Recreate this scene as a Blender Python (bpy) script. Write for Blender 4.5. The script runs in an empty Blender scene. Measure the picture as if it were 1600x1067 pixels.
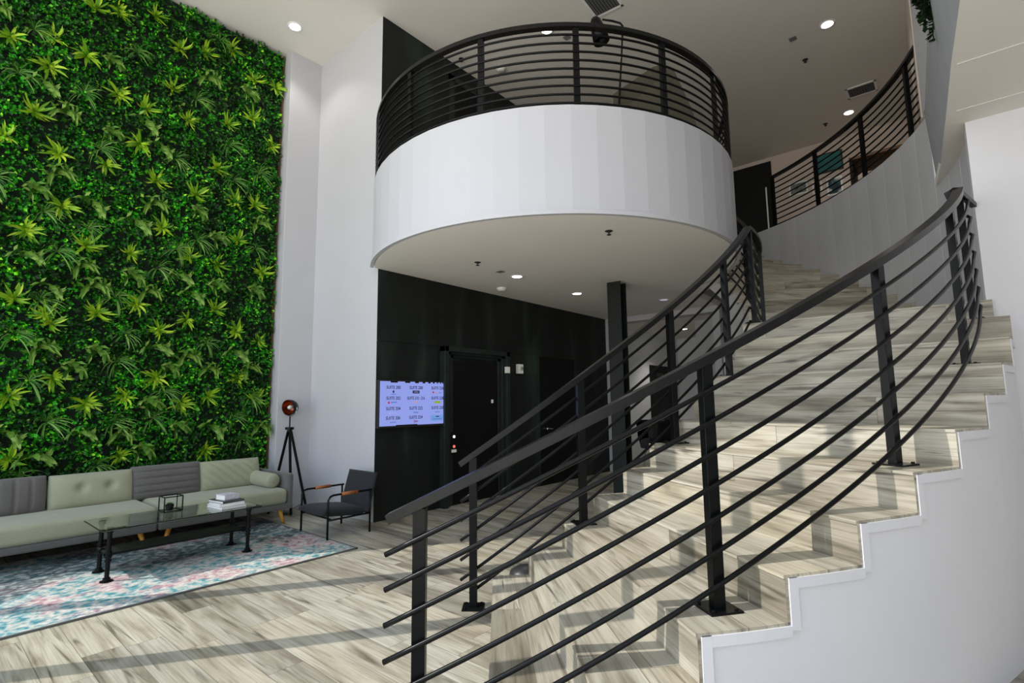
import bpy, math, random
import numpy as np
from math import sin, cos, pi, radians as R, sqrt, atan2
from mathutils import Vector, Matrix
random.seed(7); rng = np.random.default_rng(7)
S = bpy.context.scene
COL = S.collection
U = 0.175                      # one stair riser in metres; the building is laid out in risers
CX, CY = -26.72, 29.57         # centre of the curved stair
RI, RO, RW = 18.3, 28.8, 28.4  # inner edge, outer edge, inner face of the curved wall
BX, BY, BR = -22.38, 31.09, 13.06   # balcony circle
ZS, ZB, ZG, ZC, ZF = 17.3, 23.2, 24.6, 36.63, 20.1   # soffit, balcony top, gallery top, ceiling, right soffit

# ------------------------------------------------------------------ materials
def srgb(r, g, b):
    f = lambda c: (c/255/12.92) if c/255 <= .04045 else ((c/255+.055)/1.055)**2.4
    return (f(r), f(g), f(b), 1)
class NT:
    def __init__(s, name):
        s.m = bpy.data.materials.new(name); s.m.use_nodes = True; s.t = s.m.node_tree
        s.b = s.t.nodes['Principled BSDF']
    def n(s, typ, **kw):
        x = s.t.nodes.new(typ)
        for k, v in kw.items():
            if k.startswith('i_'):
                key = k[2:]; key = int(key) if key.isdigit() else key.replace('_', ' ')
                x.inputs[key].default_value = v
            else: setattr(x, k, v)
        return x
    def l(s, a, b): s.t.links.new(a, b)
    def math(s, op, a, b=None, c=None):
        x = s.n('ShaderNodeMath', operation=op)
        for i, v in enumerate((a, b, c)):
            if v is None: continue
            if isinstance(v, (int, float)): x.inputs[i].default_value = v
            else: s.l(v, x.inputs[i])
        return x.outputs[0]
    def mix(s, f, a, b, typ='MIX'):
        x = s.n('ShaderNodeMix', data_type='RGBA', blend_type=typ)
        for i, v in ((0, f), (6, a), (7, b)):
            if isinstance(v, (int, float, tuple)): x.inputs[i].default_value = v
            else: s.l(v, x.inputs[i])
        return x.outputs[2]
    def ramp(s, f, pts):
        x = s.n('ShaderNodeValToRGB'); e = x.color_ramp.elements
        while len(e) < len(pts): e.new(.5)
        for i, (p, c) in enumerate(pts): e[i].position = p; e[i].color = c
        s.l(f, x.inputs[0]); return x.outputs[0]
    def bump(s, h, st=.3, d=.01):
        x = s.n('ShaderNodeBump'); x.inputs['Strength'].default_value = st; x.inputs['Distance'].default_value = d
        s.l(h, x.inputs['Height']); s.l(x.outputs[0], s.b.inputs['Normal'])
def plain(name, col, rough=.5, metal=0., noise=0., nscale=8., bump=0., bscale=200., spec=None, **kw):
    t = NT(name); t.b.inputs['Roughness'].default_value = rough; t.b.inputs['Metallic'].default_value = metal
    if spec is not None: t.b.inputs['Specular IOR Level'].default_value = spec
    co = t.n('ShaderNodeTexCoord')
    nz = t.n('ShaderNodeTexNoise'); nz.inputs['Scale'].default_value = nscale; nz.inputs['Detail'].default_value = 4
    t.l(co.outputs['Object'], nz.inputs['Vector'])
    dark = tuple(c*(1-noise) for c in col[:3])+(1,); lite = tuple(min(1, c*(1+noise)) for c in col[:3])+(1,)
    t.l(t.ramp(nz.outputs[0], [(.3, dark), (.7, lite)]), t.b.inputs['Base Color'])
    if bump:
        n2 = t.n('ShaderNodeTexNoise'); n2.inputs['Scale'].default_value = bscale; n2.inputs['Detail'].default_value = 3
        t.l(co.outputs['Object'], n2.inputs['Vector']); t.bump(n2.outputs[0], bump, .003)
    for k, v in kw.items(): t.b.inputs[k.replace('_', ' ')].default_value = v
    return t.m
def emis(name, col, st):
    t = NT(name); t.b.inputs['Base Color'].default_value = (0, 0, 0, 1)
    t.b.inputs['Emission Color'].default_value = col; t.b.inputs['Emission Strength'].default_value = st
    t.b.inputs['Roughness'].default_value = .4
    return t.m
def wood_planks(name, w=.185, L=1.25, uv=False, bright=1.0):
    t = NT(name); co = t.n('ShaderNodeTexCoord'); sep = t.n('ShaderNodeSeparateXYZ')
    t.l(co.outputs['UV' if uv else 'Object'], sep.inputs[0]); u, v = sep.outputs[0], sep.outputs[1]
    vr = t.math('DIVIDE', v, w); row = t.math('FLOOR', vr)
    wn = t.n('ShaderNodeTexWhiteNoise', noise_dimensions='1D'); t.l(row, wn.inputs['W'])
    uo = t.math('ADD', t.math('DIVIDE', u, L), t.math('MULTIPLY', wn.outputs[0], 7.31)); col = t.math('FLOOR', uo)
    cmb = t.n('ShaderNodeCombineXYZ'); t.l(row, cmb.inputs[0]); t.l(col, cmb.inputs[1])
    w2 = t.n('ShaderNodeTexWhiteNoise', noise_dimensions='2D'); t.l(cmb.outputs[0], w2.inputs['Vector'])
    idv = w2.outputs[0]
    # grain space: stretched along the board, shifted per board
    g = t.n('ShaderNodeCombineXYZ')
    t.l(t.math('ADD', t.math('MULTIPLY', u, .75), t.math('MULTIPLY', idv, 37)), g.inputs[0])
    t.l(t.math('ADD', t.math('MULTIPLY', v, 6.0), t.math('MULTIPLY', idv, 91)), g.inputs[1])
    t.l(t.math('MULTIPLY', idv, 13), g.inputs[2])
    n1 = t.n('ShaderNodeTexNoise'); n1.inputs['Scale'].default_value = 1.5; n1.inputs['Detail'].default_value = 6; n1.inputs['Distortion'].default_value = 1.1
    t.l(g.outputs[0], n1.inputs['Vector'])
    g2 = t.n('ShaderNodeVectorMath', operation='MULTIPLY'); g2.inputs[1].default_value = (1.6, 8.5, 1); t.l(g.outputs[0], g2.inputs[0])
    n2 = t.n('ShaderNodeTexNoise'); n2.inputs['Scale'].default_value = 1.8; n2.inputs['Detail'].default_value = 5; t.l(g2.outputs[0], n2.inputs['Vector'])
    c = t.ramp(n1.outputs[0], [(.26, srgb(120, 112, 97)), (.40, srgb(164, 157, 140)), (.54, srgb(190, 184, 168)), (.75, srgb(208, 203, 189))])
    fine = t.ramp(n2.outputs[0], [(.34, (.66, .64, .61, 1)), (.54, (1, 1, 1, 1))])
    c = t.mix(.75, c, fine, 'MULTIPLY')
    # dark streaks and knots
    n3 = t.n('ShaderNodeTexNoise'); n3.inputs['Scale'].default_value = .9; n3.inputs['Detail'].default_value = 3; n3.inputs['Distortion'].default_value = 2.2
    g3 = t.n('ShaderNodeVectorMath', operation='MULTIPLY'); g3.inputs[1].default_value = (1.3, 2.2, 1); t.l(g.outputs[0], g3.inputs[0]); t.l(g3.outputs[0], n3.inputs['Vector'])
    st = t.ramp(n3.outputs[0], [(.575, (0, 0, 0, 1)), (.72, (1, 1, 1, 1))])
    stn = t.math('MULTIPLY', st, .8)
    c = t.mix(stn, c, srgb(72, 64, 54))
    g4 = t.n('ShaderNodeVectorMath', operation='MULTIPLY'); g4.inputs[1].default_value = (1.5, .55, 1); t.l(g.outputs[0], g4.inputs[0])
    vo = t.n('ShaderNodeTexVoronoi'); vo.inputs['Scale'].default_value = .9; t.l(g4.outputs[0], vo.inputs['Vector'])
    kn = t.ramp(vo.outputs['Distance'], [(.02, (1, 1, 1, 1)), (.075, (0, 0, 0, 1))])
    c = t.mix(t.math('MULTIPLY', kn, .8), c, srgb(48, 42, 36))
    tone = t.ramp(idv, [(0, (.60, .585, .56, 1)), (.25, (.84, .82, .8, 1)), (.62, (1, 1, 1, 1)), (1, (1.0, .96, .88, 1))])
    c = t.mix(1.0, c, tone, 'MULTIPLY')
    fv = t.math('FRACT', vr); fu = t.math('FRACT', uo)
    seam = t.math('MAXIMUM', t.math('LESS_THAN', fv, .018), t.math('LESS_THAN', fu, .0028))
    c = t.mix(t.math('MULTIPLY', seam, .65), c, srgb(70, 64, 55))
    c = t.mix(1.0, c, (bright*.9, bright*.9, bright*.9, 1), 'MULTIPLY')
    t.l(c, t.b.inputs['Base Color'])
    t.b.inputs['Roughness'].default_value = .42
    t.bump(t.math('SUBTRACT', n2.outputs[0], seam), .12, .002)
    return t.m
def rug_mat():
    t = NT('distressed rug'); co = t.n('ShaderNodeTexCoord'); o = co.outputs['Object']
    def noise(sc, det=6, dist=0., off=(0, 0, 0)):
        mp = t.n('ShaderNodeMapping'); mp.inputs['Location'].default_value = off; mp.inputs['Scale'].default_value = (1, .8, 1); t.l(o, mp.inputs[0])
        n = t.n('ShaderNodeTexNoise'); n.inputs['Scale'].default_value = sc; n.inputs['Detail'].default_value = det; n.inputs['Distortion'].default_value = dist
        t.l(mp.outputs[0], n.inputs['Vector']); return n.outputs[0]
    a = noise(2.0, 7, .6); b = noise(20, 9, .6, (3, 1, 0)); c_ = noise(3.4, 8, .6, (7, 4, 0)); d = noise(55, 4, 0, (1, 9, 0))
    base = t.ramp(b, [(.36, srgb(58, 128, 138)), (.46, srgb(120, 162, 164)), (.53, srgb(176, 180, 172)), (.64, srgb(200, 196, 186))])
    pink = t.ramp(b, [(.36, srgb(176, 112, 124)), (.5, srgb(200, 170, 168)), (.62, srgb(205, 200, 192))])
    dark = t.ramp(b, [(.36, srgb(30, 42, 48)), (.5, srgb(62, 82, 88)), (.64, srgb(150, 158, 156))])
    sep = t.n('ShaderNodeSeparateXYZ'); t.l(o, sep.inputs[0])
    # worn centre field (object x runs from the sofa side, negative, to the open side, positive)
    fld = t.math('SUBTRACT', 1.0, t.math('ABSOLUTE', t.math('MULTIPLY', t.math('ADD', sep.outputs[0], .3), 1.25)))
    fd = t.ramp(t.math('ADD', t.math('MULTIPLY', fld, .30), t.math('SUBTRACT', a, .12)), [(.50, (0, 0, 0, 1)), (.60, (1, 1, 1, 1))])
    pk = t.ramp(c_, [(.50, (0, 0, 0, 1)), (.60, (1, 1, 1, 1))])
    c = t.mix(t.math('MULTIPLY', pk, .85), base, pink); c = t.mix(t.math('MULTIPLY', fd, .85), c, dark)
    spk = t.ramp(d, [(.4, (.72, .72, .72, 1)), (.6, (1.05, 1.05, 1.05, 1))]); c = t.mix(.8, c, spk, 'MULTIPLY')
    t.l(c, t.b.inputs['Base Color']); t.b.inputs['Roughness'].default_value = .95; t.bump(d, .5, .004)
    return t.m
def black_wall_mat():
    t = NT('blackened steel panels'); co = t.n('ShaderNodeTexCoord'); o = co.outputs['Object']
    n = t.n('ShaderNodeTexNoise'); n.inputs['Scale'].default_value = 1.3; n.inputs['Detail'].default_value = 5; n.inputs['Distortion'].default_value = .6
    mp = t.n('ShaderNodeMapping'); mp.inputs['Scale'].default_value = (1, 1.6, .35); t.l(o, mp.inputs[0]); t.l(mp.outputs[0], n.inputs['Vector'])
    n2 = t.n('ShaderNodeTexNoise'); n2.inputs['Scale'].default_value = 60; t.l(o, n2.inputs['Vector'])
    c = t.ramp(n.outputs[0], [(.35, srgb(13, 16, 14)), (.55, srgb(22, 28, 25)), (.75, srgb(44, 58, 52))])
    c = t.mix(.4, c, t.ramp(n2.outputs[0], [(.3, (.6, .6, .6, 1)), (.7, (1.3, 1.3, 1.3, 1))]), 'MULTIPLY')
    t.l(c, t.b.inputs['Base Color']); t.b.inputs['Roughness'].default_value = .6; t.b.inputs['Specular IOR Level'].default_value = .35
    return t.m
def fabric(name, col, sc=450, dk=.2):
    t = NT(name); co = t.n('ShaderNodeTexCoord'); n = t.n('ShaderNodeTexNoise'); n.inputs['Scale'].default_value = sc; n.inputs['Detail'].default_value = 2
    t.l(co.outputs['Object'], n.inputs['Vector'])
    n2 = t.n('ShaderNodeTexNoise'); n2.inputs['Scale'].default_value = 5; t.l(co.outputs['Object'], n2.inputs['Vector'])
    c = t.ramp(n.outputs[0], [(.35, tuple(x*(1-dk) for x in col[:3])+(1,)), (.65, tuple(min(1, x*(1+dk)) for x in col[:3])+(1,))])
    c = t.mix(.25, c, t.ramp(n2.outputs[0], [(.3, (.75, .75, .75, 1)), (.7, (1.1, 1.1, 1.1, 1))]), 'MULTIPLY')
    t.l(c, t.b.inputs['Base Color']); t.b.inputs['Roughness'].default_value = .95; t.b.inputs['Sheen Weight'].default_value = .25
    t.bump(n.outputs[0], .25, .002); return t.m
def leaf_mat(name, pts, rough=.5, tr=.15):
    t = NT(name); g = t.n('ShaderNodeNewGeometry')
    c = t.ramp(g.outputs['Random Per Island'], pts)
    if name == 'small wall foliage':
        nz = t.n('ShaderNodeTexNoise'); nz.inputs['Scale'].default_value = 3.2; nz.inputs['Detail'].default_value = 4; co = t.n('ShaderNodeTexCoord'); t.l(co.outputs['Object'], nz.inputs['Vector'])
        c = t.mix(1.0, c, t.ramp(nz.outputs[0], [(.36, (.42, .46, .4, 1)), (.50, (1.1, 1.2, .8, 1)), (.62, (2.1, 2.4, 1.2, 1))]), 'MULTIPLY')
    t.l(c, t.b.inputs['Base Color'])
    t.b.inputs['Roughness'].default_value = rough; t.b.inputs['Specular IOR Level'].default_value = .25
    return t.m
M = {}
M['white'] = plain('white wall paint', srgb(192, 192, 196), .6, noise=.012, nscale=2.5, bump=.06, bscale=140)
M['white_bright'] = plain('brightened white wall paint', srgb(214, 214, 219), .6, noise=.012, nscale=2.5, bump=.06, bscale=140)  # same wall white, lightened to stand in for stronger light on this side
M['white2'] = plain('white balcony paint', srgb(192, 192, 197), .55, noise=.012, nscale=2)
M['ceil'] = plain('ceiling paint', srgb(226, 222, 215), .8, noise=.015, nscale=2, bump=.1, bscale=260)
M['ceil2'] = plain('soffit paint', srgb(240, 236, 228), .8, noise=.02, nscale=2, bump=.1, bscale=260)
M['grey'] = plain('curved wall paint', srgb(190, 191, 194), .65, noise=.02, nscale=2.5)
M['fasc'] = plain('fascia paint', srgb(160, 163, 167), .65, noise=.05, nscale=5)
M['beige'] = plain('upstairs wall paint', srgb(205, 190, 178), .8, noise=.015)
M['corr'] = plain('corridor wall paint', srgb(222, 224, 226), .7, noise=.015)
M['metal'] = plain('black painted steel', (.004, .0043, .0047, 1), .3, .0, noise=.15, nscale=30, spec=.16)
M['metalrail'] = plain('satin dark steel handrail', (.008, .008, .0083, 1), .27, .0, noise=.15, nscale=25, spec=.22)
M['blackwall'] = black_wall_mat()
M['blackdoor'] = plain('black door paint', (.004, .004, .004, 1), .55, noise=.1, spec=.2)
M['blacktrim'] = plain('dark steel door casing', srgb(36, 46, 42), .4, .3, noise=.2, nscale=6)
M['floor'] = wood_planks('greige oak floor planks', .19, 1.25)
M['tread'] = wood_planks('greige oak stair planks', .1875, 1.35, uv=True)
M['rug'] = rug_mat(); M['rugedge'] = plain('rug binding', srgb(90, 92, 90), .9)
M['fgreen'] = fabric('sage upholstery', srgb(156, 157, 132)); M['fgrey'] = fabric('grey upholstery', srgb(96, 93, 90), 380)
M['fframe'] = fabric('grey sofa frame fabric', srgb(94, 93, 90)); M['fchar'] = fabric('charcoal upholstery', srgb(34, 35, 39)); M['fchar'].node_tree.nodes['Principled BSDF'].inputs['Sheen Weight'].default_value = .05
M['ftaupe'] = fabric('taupe upholstery', srgb(84, 79, 64))
M['oak'] = plain('golden oak leg', srgb(222, 160, 62), .4, noise=.12, nscale=30)
M['colsteel'] = plain('column steel', srgb(20, 26, 23), .5, noise=.2, nscale=5, spec=.2)
M['walnut'] = plain('tan leather armrest wrap', srgb(150, 88, 42), .5, noise=.15, nscale=40)
M['brownwood'] = plain('brown wood', srgb(112, 78, 48), .5, noise=.2, nscale=9)
M['copper'] = plain('copper lamp reflector', srgb(150, 78, 48), .25, .9, noise=.1)
M['chrome'] = plain('chrome', (.75, .75, .75, 1), .15, 1.)
M['plastic'] = plain('white plastic', srgb(235, 235, 228), .4)
M['page'] = plain('book pages', srgb(232, 230, 224), .8, noise=.03); M['cover1'] = plain('white book cover', srgb(236, 234, 232), .5)
M['cover2'] = plain('lavender book cover', srgb(208, 204, 214), .5, noise=.2, nscale=30); M['cover3'] = plain('dark book cover', srgb(70, 76, 74), .5)
M['pot'] = plain('dark grey pot', srgb(60, 62, 64), .6); M['succ'] = leaf_mat('succulent leaf', [(0, srgb(120, 160, 110)), (1, srgb(180, 205, 150))])
M['vent'] = plain('grey vent grille', srgb(120, 120, 120), .5); M['ventback'] = plain('vent cavity', (.01, .01, .01, 1), .8)
M['lamp'] = emis('lit downlight lens', (1, .97, .92, 1), 14); M['lampdim'] = emis('dim downlight lens', (.8, .78, 1, 1), .55)
M['trimring'] = plain('white light trim', srgb(235, 235, 235), .4)
M['dark'] = plain('dark device', (.02, .02, .02, 1), .4)
M['screen'] = emis('lit lavender blue screen', srgb(150, 164, 240), 1.0)
M['scr2'] = emis('lighter screen panel', srgb(118, 160, 225), 1.0)
M['ink'] = emis('dark navy screen text', srgb(22, 26, 66), .6); M['inkred'] = emis('red screen mark', srgb(190, 40, 60), 1); M['inkpurple'] = emis('crimson screen text', srgb(130, 20, 70), 1)
M['inkgreen'] = emis('lime screen mark', srgb(150, 175, 20), 1); M['inkblue'] = emis('muted blue screen mark', srgb(100, 125, 205), 1); M['inkpale'] = emis('pale blue screen mark', srgb(170, 178, 245), 1)
M['inkblack'] = emis('black screen mark', srgb(8, 8, 20), .5); M['inkor'] = emis('orange screen mark', srgb(225, 150, 120), 1)
M['red'] = emis('red button light', srgb(255, 130, 120), 1.0); M['whitebtn'] = emis('white button light', (1, .95, .9, 1), 1.2)
M['grout'] = plain('planting felt', (.003, .014, .003, 1), .95)
M['leafS'] = leaf_mat('small wall foliage', [(0, srgb(4, 22, 4)), (.35, srgb(10, 50, 8)), (.65, srgb(20, 88, 12)), (.88, srgb(38, 130, 16)), (.97, srgb(84, 158, 24)), (1, srgb(150, 190, 60))], .45)
M['leafR'] = leaf_mat('yellow green rosette leaf', [(0, srgb(70, 122, 16)), (.5, srgb(122, 168, 26)), (1, srgb(168, 196, 50))], .45)
M['leafB'] = leaf_mat('broad drooping leaf', [(0, srgb(46, 92, 16)), (.5, srgb(88, 134, 38)), (1, srgb(132, 164, 78))], .5)
M['leafT'] = leaf_mat('grassy leaf', [(0, srgb(26, 74, 14)), (.5, srgb(64, 118, 30)), (1, srgb(128, 166, 84))], .5)
M['leafP'] = leaf_mat('dark trailing leaf', [(0, srgb(14, 30, 12)), (1, srgb(34, 60, 26))], .5)
M['brownedge'] = plain('brown panel edge', srgb(90, 66, 40), .9, noise=.3, nscale=60)
t = NT('table glass'); t.b.inputs['Base Color'].default_value = (.72, .86, .80, 1); t.b.inputs['Transmission Weight'].default_value = 1; t.b.inputs['Roughness'].default_value = .02; t.b.inputs['IOR'].default_value = 1.5; M['glass'] = t.m
t = NT('clear case glass'); t.b.inputs['Base Color'].default_value = (.95, .98, .97, 1); t.b.inputs['Transmission Weight'].default_value = 1; t.b.inputs['Roughness'].default_value = .01; t.b.inputs['IOR'].default_value = 1.1; M['glass2'] = t.m
def picture_mat(name, kind):
    t = NT(name); co = t.n('ShaderNodeTexCoord'); n = t.n('ShaderNodeTexNoise'); n.inputs['Scale'].default_value = {0: 1.2, 1: 9, 2: 12, 3: 7}[kind]; n.inputs['Detail'].default_value = 5
    t.l(co.outputs['Object'], n.inputs['Vector'])
    P = {0: [(.3, srgb(34, 96, 96)), (.6, srgb(52, 128, 126)), (.8, srgb(190, 190, 180))], 1: [(.42, srgb(96, 110, 108)), (.5, srgb(130, 140, 136)), (.62, srgb(60, 66, 66))],
         2: [(.4, srgb(120, 84, 62)), (.5, srgb(196, 176, 150)), (.6, srgb(90, 100, 96))], 3: [(.42, srgb(20, 44, 54)), (.5, srgb(40, 84, 92)), (.6, srgb(200, 196, 190))]}[kind]
    t.l(t.ramp(n.outputs[0], P), t.b.inputs['Base Color']); t.b.inputs['Roughness'].default_value = .3; return t.m
for k in range(4): M['pic%d' % k] = picture_mat('artwork %d' % k, k)

# ------------------------------------------------------------------ mesh helper
class MB:
    def __init__(s): s.v = []; s.f = []; s.uv = []; s.mi = []
    def add(s, vs, fs, uvs=None, mi=0):
        o = len(s.v); s.v += [tuple(map(float, p)) for p in vs]
        for i, f in enumerate(fs):
            s.f.append([o+j for j in f]); s.uv.append(uvs[i] if uvs else None); s.mi.append(mi)
        return s
    def box(s, a, b, mat=None, mi=0):
        x0, y0, z0 = a; x1, y1, z1 = b
        vs = [Vector(p) for p in ((x0, y0, z0), (x1, y0, z0), (x1, y1, z0), (x0, y1, z0), (x0, y0, z1), (x1, y0, z1), (x1, y1, z1), (x0, y1, z1))]
        if mat is not None: vs = [mat @ p for p in vs]
        return s.add(vs, [(0, 3, 2, 1), (4, 5, 6, 7), (0, 1, 5, 4), (1, 2, 6, 5), (2, 3, 7, 6), (3, 0, 4, 7)], mi=mi)
    def cbox(s, c, d, rz=0, rx=0, ry=0, mi=0):
        m = Matrix.Translation(c) @ Matrix.Rotation(rz, 4, 'Z') @ Matrix.Rotation(ry, 4, 'Y') @ Matrix.Rotation(rx, 4, 'X')
        return s.box((-d[0]/2, -d[1]/2, -d[2]/2), (d[0]/2, d[1]/2, d[2]/2), m, mi)
    def prism(s, poly, z0, z1, mi=0):       # poly counter-clockwise
        n = len(poly); vs = [(x, y, z0) for x, y in poly]+[(x, y, z1) for x, y in poly]
        fs = [tuple(range(n-1, -1, -1)), tuple(range(n, 2*n))]+[(i, (i+1) % n, n+(i+1) % n, n+i) for i in range(n)]
        return s.add(vs, fs, mi=mi)
    def sweep(s, pts, prof, closed=False, mi=0, fixed_up=True):   # prof: list of (side, up)
        pts = [Vector(p) for p in pts]; n = len(pts); k = len(prof); vs = []
        for i, p in enumerate(pts):
            t = (pts[min(i+1, n-1)]-pts[max(i-1, 0)]) if not closed else (pts[(i+1) % n]-pts[i-1])
            t.normalize(); up = Vector((0, 0, 1))
            if abs(t.z) > .95: up = Vector((1, 0, 0)) if fixed_up else Vector((0, 1, 0))
            side = t.cross(up).normalized(); u2 = side.cross(t).normalized()
            for a, b in prof: vs.append(p+side*a+u2*b)
        fs = []
        for i in range(n if closed else n-1):
            for j in range(k):
                a, b = i*k+j, i*k+(j+1) % k; c, d = ((i+1) % n)*k+(j+1) % k, ((i+1) % n)*k+j
                fs.append((a, d, c, b))
        if not closed: fs += [tuple(range(k)), tuple(range((n-1)*k+k-1, (n-1)*k-1, -1))]
        return s.add(vs, fs, mi=mi)
    def tube(s, pts, r, n=8, closed=False, mi=0): return s.sweep(pts, [(r*cos(2*pi*i/n), r*sin(2*pi*i/n)) for i in range(n)], closed, mi)
    def bar(s, pts, w, h, mi=0): return s.sweep(pts, [(-w/2, -h/2), (w/2, -h/2), (w/2, h/2), (-w/2, h/2)], mi=mi)
    def lathe(s, prof, c=(0, 0, 0), n=24, m=None, mi=0):
        vs = []; k = len(prof)
        for i in range(n):
            a = 2*pi*i/n
            for r, z in prof:
                p = Vector((r*cos(a), r*sin(a), z)); vs.append((m @ p) if m is not None else p+Vector(c))
        fs = [(i*k+j, ((i+1) % n)*k+j, ((i+1) % n)*k+j+1, i*k+j+1) for i in range(n) for j in range(k-1)]
        return s.add(vs, fs, mi=mi)
    def cyl(s, p0, p1, r0, r1=None, n=12, mi=0):
        p0, p1 = Vector(p0), Vector(p1); r1 = r0 if r1 is None else r1; t = (p1-p0).normalized()
        a = t.orthogonal().normalized(); b = t.cross(a)
        vs = [p0+(a*cos(2*pi*i/n)+b*sin(2*pi*i/n))*r0 for i in range(n)]+[p1+(a*cos(2*pi*i/n)+b*sin(2*pi*i/n))*r1 for i in range(n)]
        return s.add(vs, [(i, (i+1) % n, n+(i+1) % n, n+i) for i in range(n)]+[tuple(range(n-1, -1, -1)), tuple(range(n, 2*n))], mi=mi)
    def build(s, name, mat, parent=None, smooth=False, bevel=0, seg=2, origin=None, subsurf=0):
        me = bpy.data.meshes.new(name); o = Vector(origin) if origin is not None else Vector((0, 0, 0))
        me.from_pydata([(x-o.x, y-o.y, z-o.z) for x, y, z in s.v], [], s.f)
        if any(u is not None for u in s.uv):
            L = me.uv_layers.new(name='UV'); i = 0
            for p, u in zip(me.polygons, s.uv):
                for j in range(p.loop_total): L.data[p.loop_start+j].uv = u[j] if u else (0, 0)
        for x in (mat if isinstance(mat, (list, tuple)) else [mat]): me.materials.append(M[x])
        for p, k in zip(me.polygons, s.mi): p.material_index = k
        me.validate(); me.update()
        ob = bpy.data.objects.new(name, me); COL.objects.link(ob)
        if smooth:
            for p in me.polygons: p.use_smooth = True
        if origin is not None: ob.location = o
        if parent is not None:
            ob.parent = parent; ob.matrix_parent_inverse = Matrix.Identity(4)
            ob.location = Vector(ob.location)-Vector(parent_loc(parent)) if origin is not None or parent_loc(parent).length else ob.location
        if bevel:
            b = ob.modifiers.new('Bevel', 'BEVEL'); b.width = bevel; b.segments = seg; b.limit_method = 'ANGLE'; b.angle_limit = R(35)
        if subsurf:
            b = ob.modifiers.new('Subsurf', 'SUBSURF'); b.levels = subsurf; b.render_levels = subsurf
        return ob
def parent_loc(p):                       # roots of world-coordinate things sit at their base; parts are written in world coordinates
    v = Vector((0, 0, 0))
    while p is not None: v += p.location; p = p.parent
    return v
def root(name, label, cat, loc=(0, 0, 0), group=None):
    o = bpy.data.objects.new(name, None); COL.objects.link(o); o.location = loc; o.empty_display_size = .1
    o['label'] = label; o['category'] = cat
    if group: o['group'] = group
    return o
def tag(o, label, cat, group=None):
    o['label'] = label; o['category'] = cat
    if group: o['group'] = group
    return o
def struct(o): o['kind'] = 'structure'; return o
def copy_tree(src, loc, label=None, rz=None, scale=None):
    r = src.copy(); COL.objects.link(r); r.location = loc
    if rz is not None: r.rotation_euler = (0, 0, rz)
    if scale: r.scale = scale
    if label: r['label'] = label
    for ch in src.children:
        c = ch.copy(); COL.objects.link(c); c.parent = r; c.matrix_parent_inverse = Matrix.Identity(4)
        for g in ch.children:
            d = g.copy(); COL.objects.link(d); d.parent = c
    return r
def P(x, y, z=0): return Vector((x*U, y*U, z*U))
def pol(r, a, z=0, c=(CX, CY)): return P(c[0]+r*cos(R(a)), c[1]+r*sin(R(a)), z)
def pxy(r, a, c=(CX, CY)): p = pol(r, a, 0, c); return (p.x, p.y)
def nose(k): return -26.3+4.42*(k-6) if k <= 12 else 21.6+4.4*(k-13)
def line_z(a):                          # height of the nosing line at angle a
    if a <= .2: return 6+(a+26.3)/4.42
    if a <= 17.5: return 12.0
    return 13+(a-21.6)/4.4 if a > 21.6 else 12+(a-17.5)/4.1

# ------------------------------------------------------------------ room shell
struct(MB().box((-41*U, -5*U, -.15), (24*U, 76*U, 0)).build('floor', 'floor'))
struct(MB().box((-41*U, -5*U, ZC*U), (24*U, 76*U, ZC*U+.2)).build('ceiling', 'ceil'))
struct(MB().box((-42*U, -4*U, 0), (-40.3*U, 22*U, ZC*U)).build('wall_left', 'white'))
struct(MB().box((-40.3*U, 18.35*U, 0), (-38.75*U, 22*U, ZC*U)).build('wall_left_return', 'white', bevel=.004))
struct(MB().box((-38.75*U, 21*U, 0), (-30.9*U, 22.2*U, ZC*U)).box((-30.9*U, 21*U, 0), (-30.061*U, 21.1*U, ZC*U)).build('wall_back', 'white'))
# black clad wall (panels with open joints over a backing)
bw = MB().box((-30.9*U, 21.11*U, 0), (-30.06*U, 65*U, ZC*U))
for (y0, y1, z0, z1) in ((21, 26.5, 12.24, 17.3), (26.53, 39.15, 12.24, 17.3), (21, 26.8, 0, 12.21), (34.55, 39.15, 0, 12.21), (39.2, 46.3, 0, 17.3), (46.33, 52.3, 0, 17.3),
                         (21, 24.9, 17.33, 29), (24.93, 36, 17.33, 29), (36.03, 50, 17.33, 29), (50.03, 65, 17.33, 29), (21, 30, 29.03, ZC), (30.03, 42, 29.03, ZC), (42.03, 65, 29.03, ZC), (26.8, 34.55, 0, .02)):
    bw.box((-30.06*U, y0*U, z0*U), (-30*U, y1*U, z1*U))
struct(bw.build('wall_black', 'blackwall'))
# corridor beyond the black wall
cor = MB().box((-31*U, 53.4*U, 0), (-30.0*U, 73*U, ZS*U)).box((-31*U, 73*U, 0), (-14*U, 74*U, ZS*U)).box((-15.5*U, 54*U, 0), (-14.5*U, 73*U, ZS*U))
struct(cor.build('wall_corridor', 'corr'))
struct(MB().box((-30*U, 53.9*U, 16.75*U), (-15.5*U, 73*U, 17.2*U)).build('ceiling_corridor', 'ceil2'))
tr = MB().box((-30*U, 52.3*U, 16.7*U), (-17.0*U, 53.9*U, ZS*U)).box((-30*U, 52.3*U, 0), (-29.3*U, 53.9*U, 16.7*U)).box((-17.7*U, 52.3*U, 0), (-17.0*U, 53.9*U, 16.7*U))
struct(tr.build('trim_1', 'white', bevel=.004))
struct(MB().box((-17.0*U, 53.5*U, 0), (-3*U, 54.2*U, ZS*U)).build('wall_under_stair', 'corr'))
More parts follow.
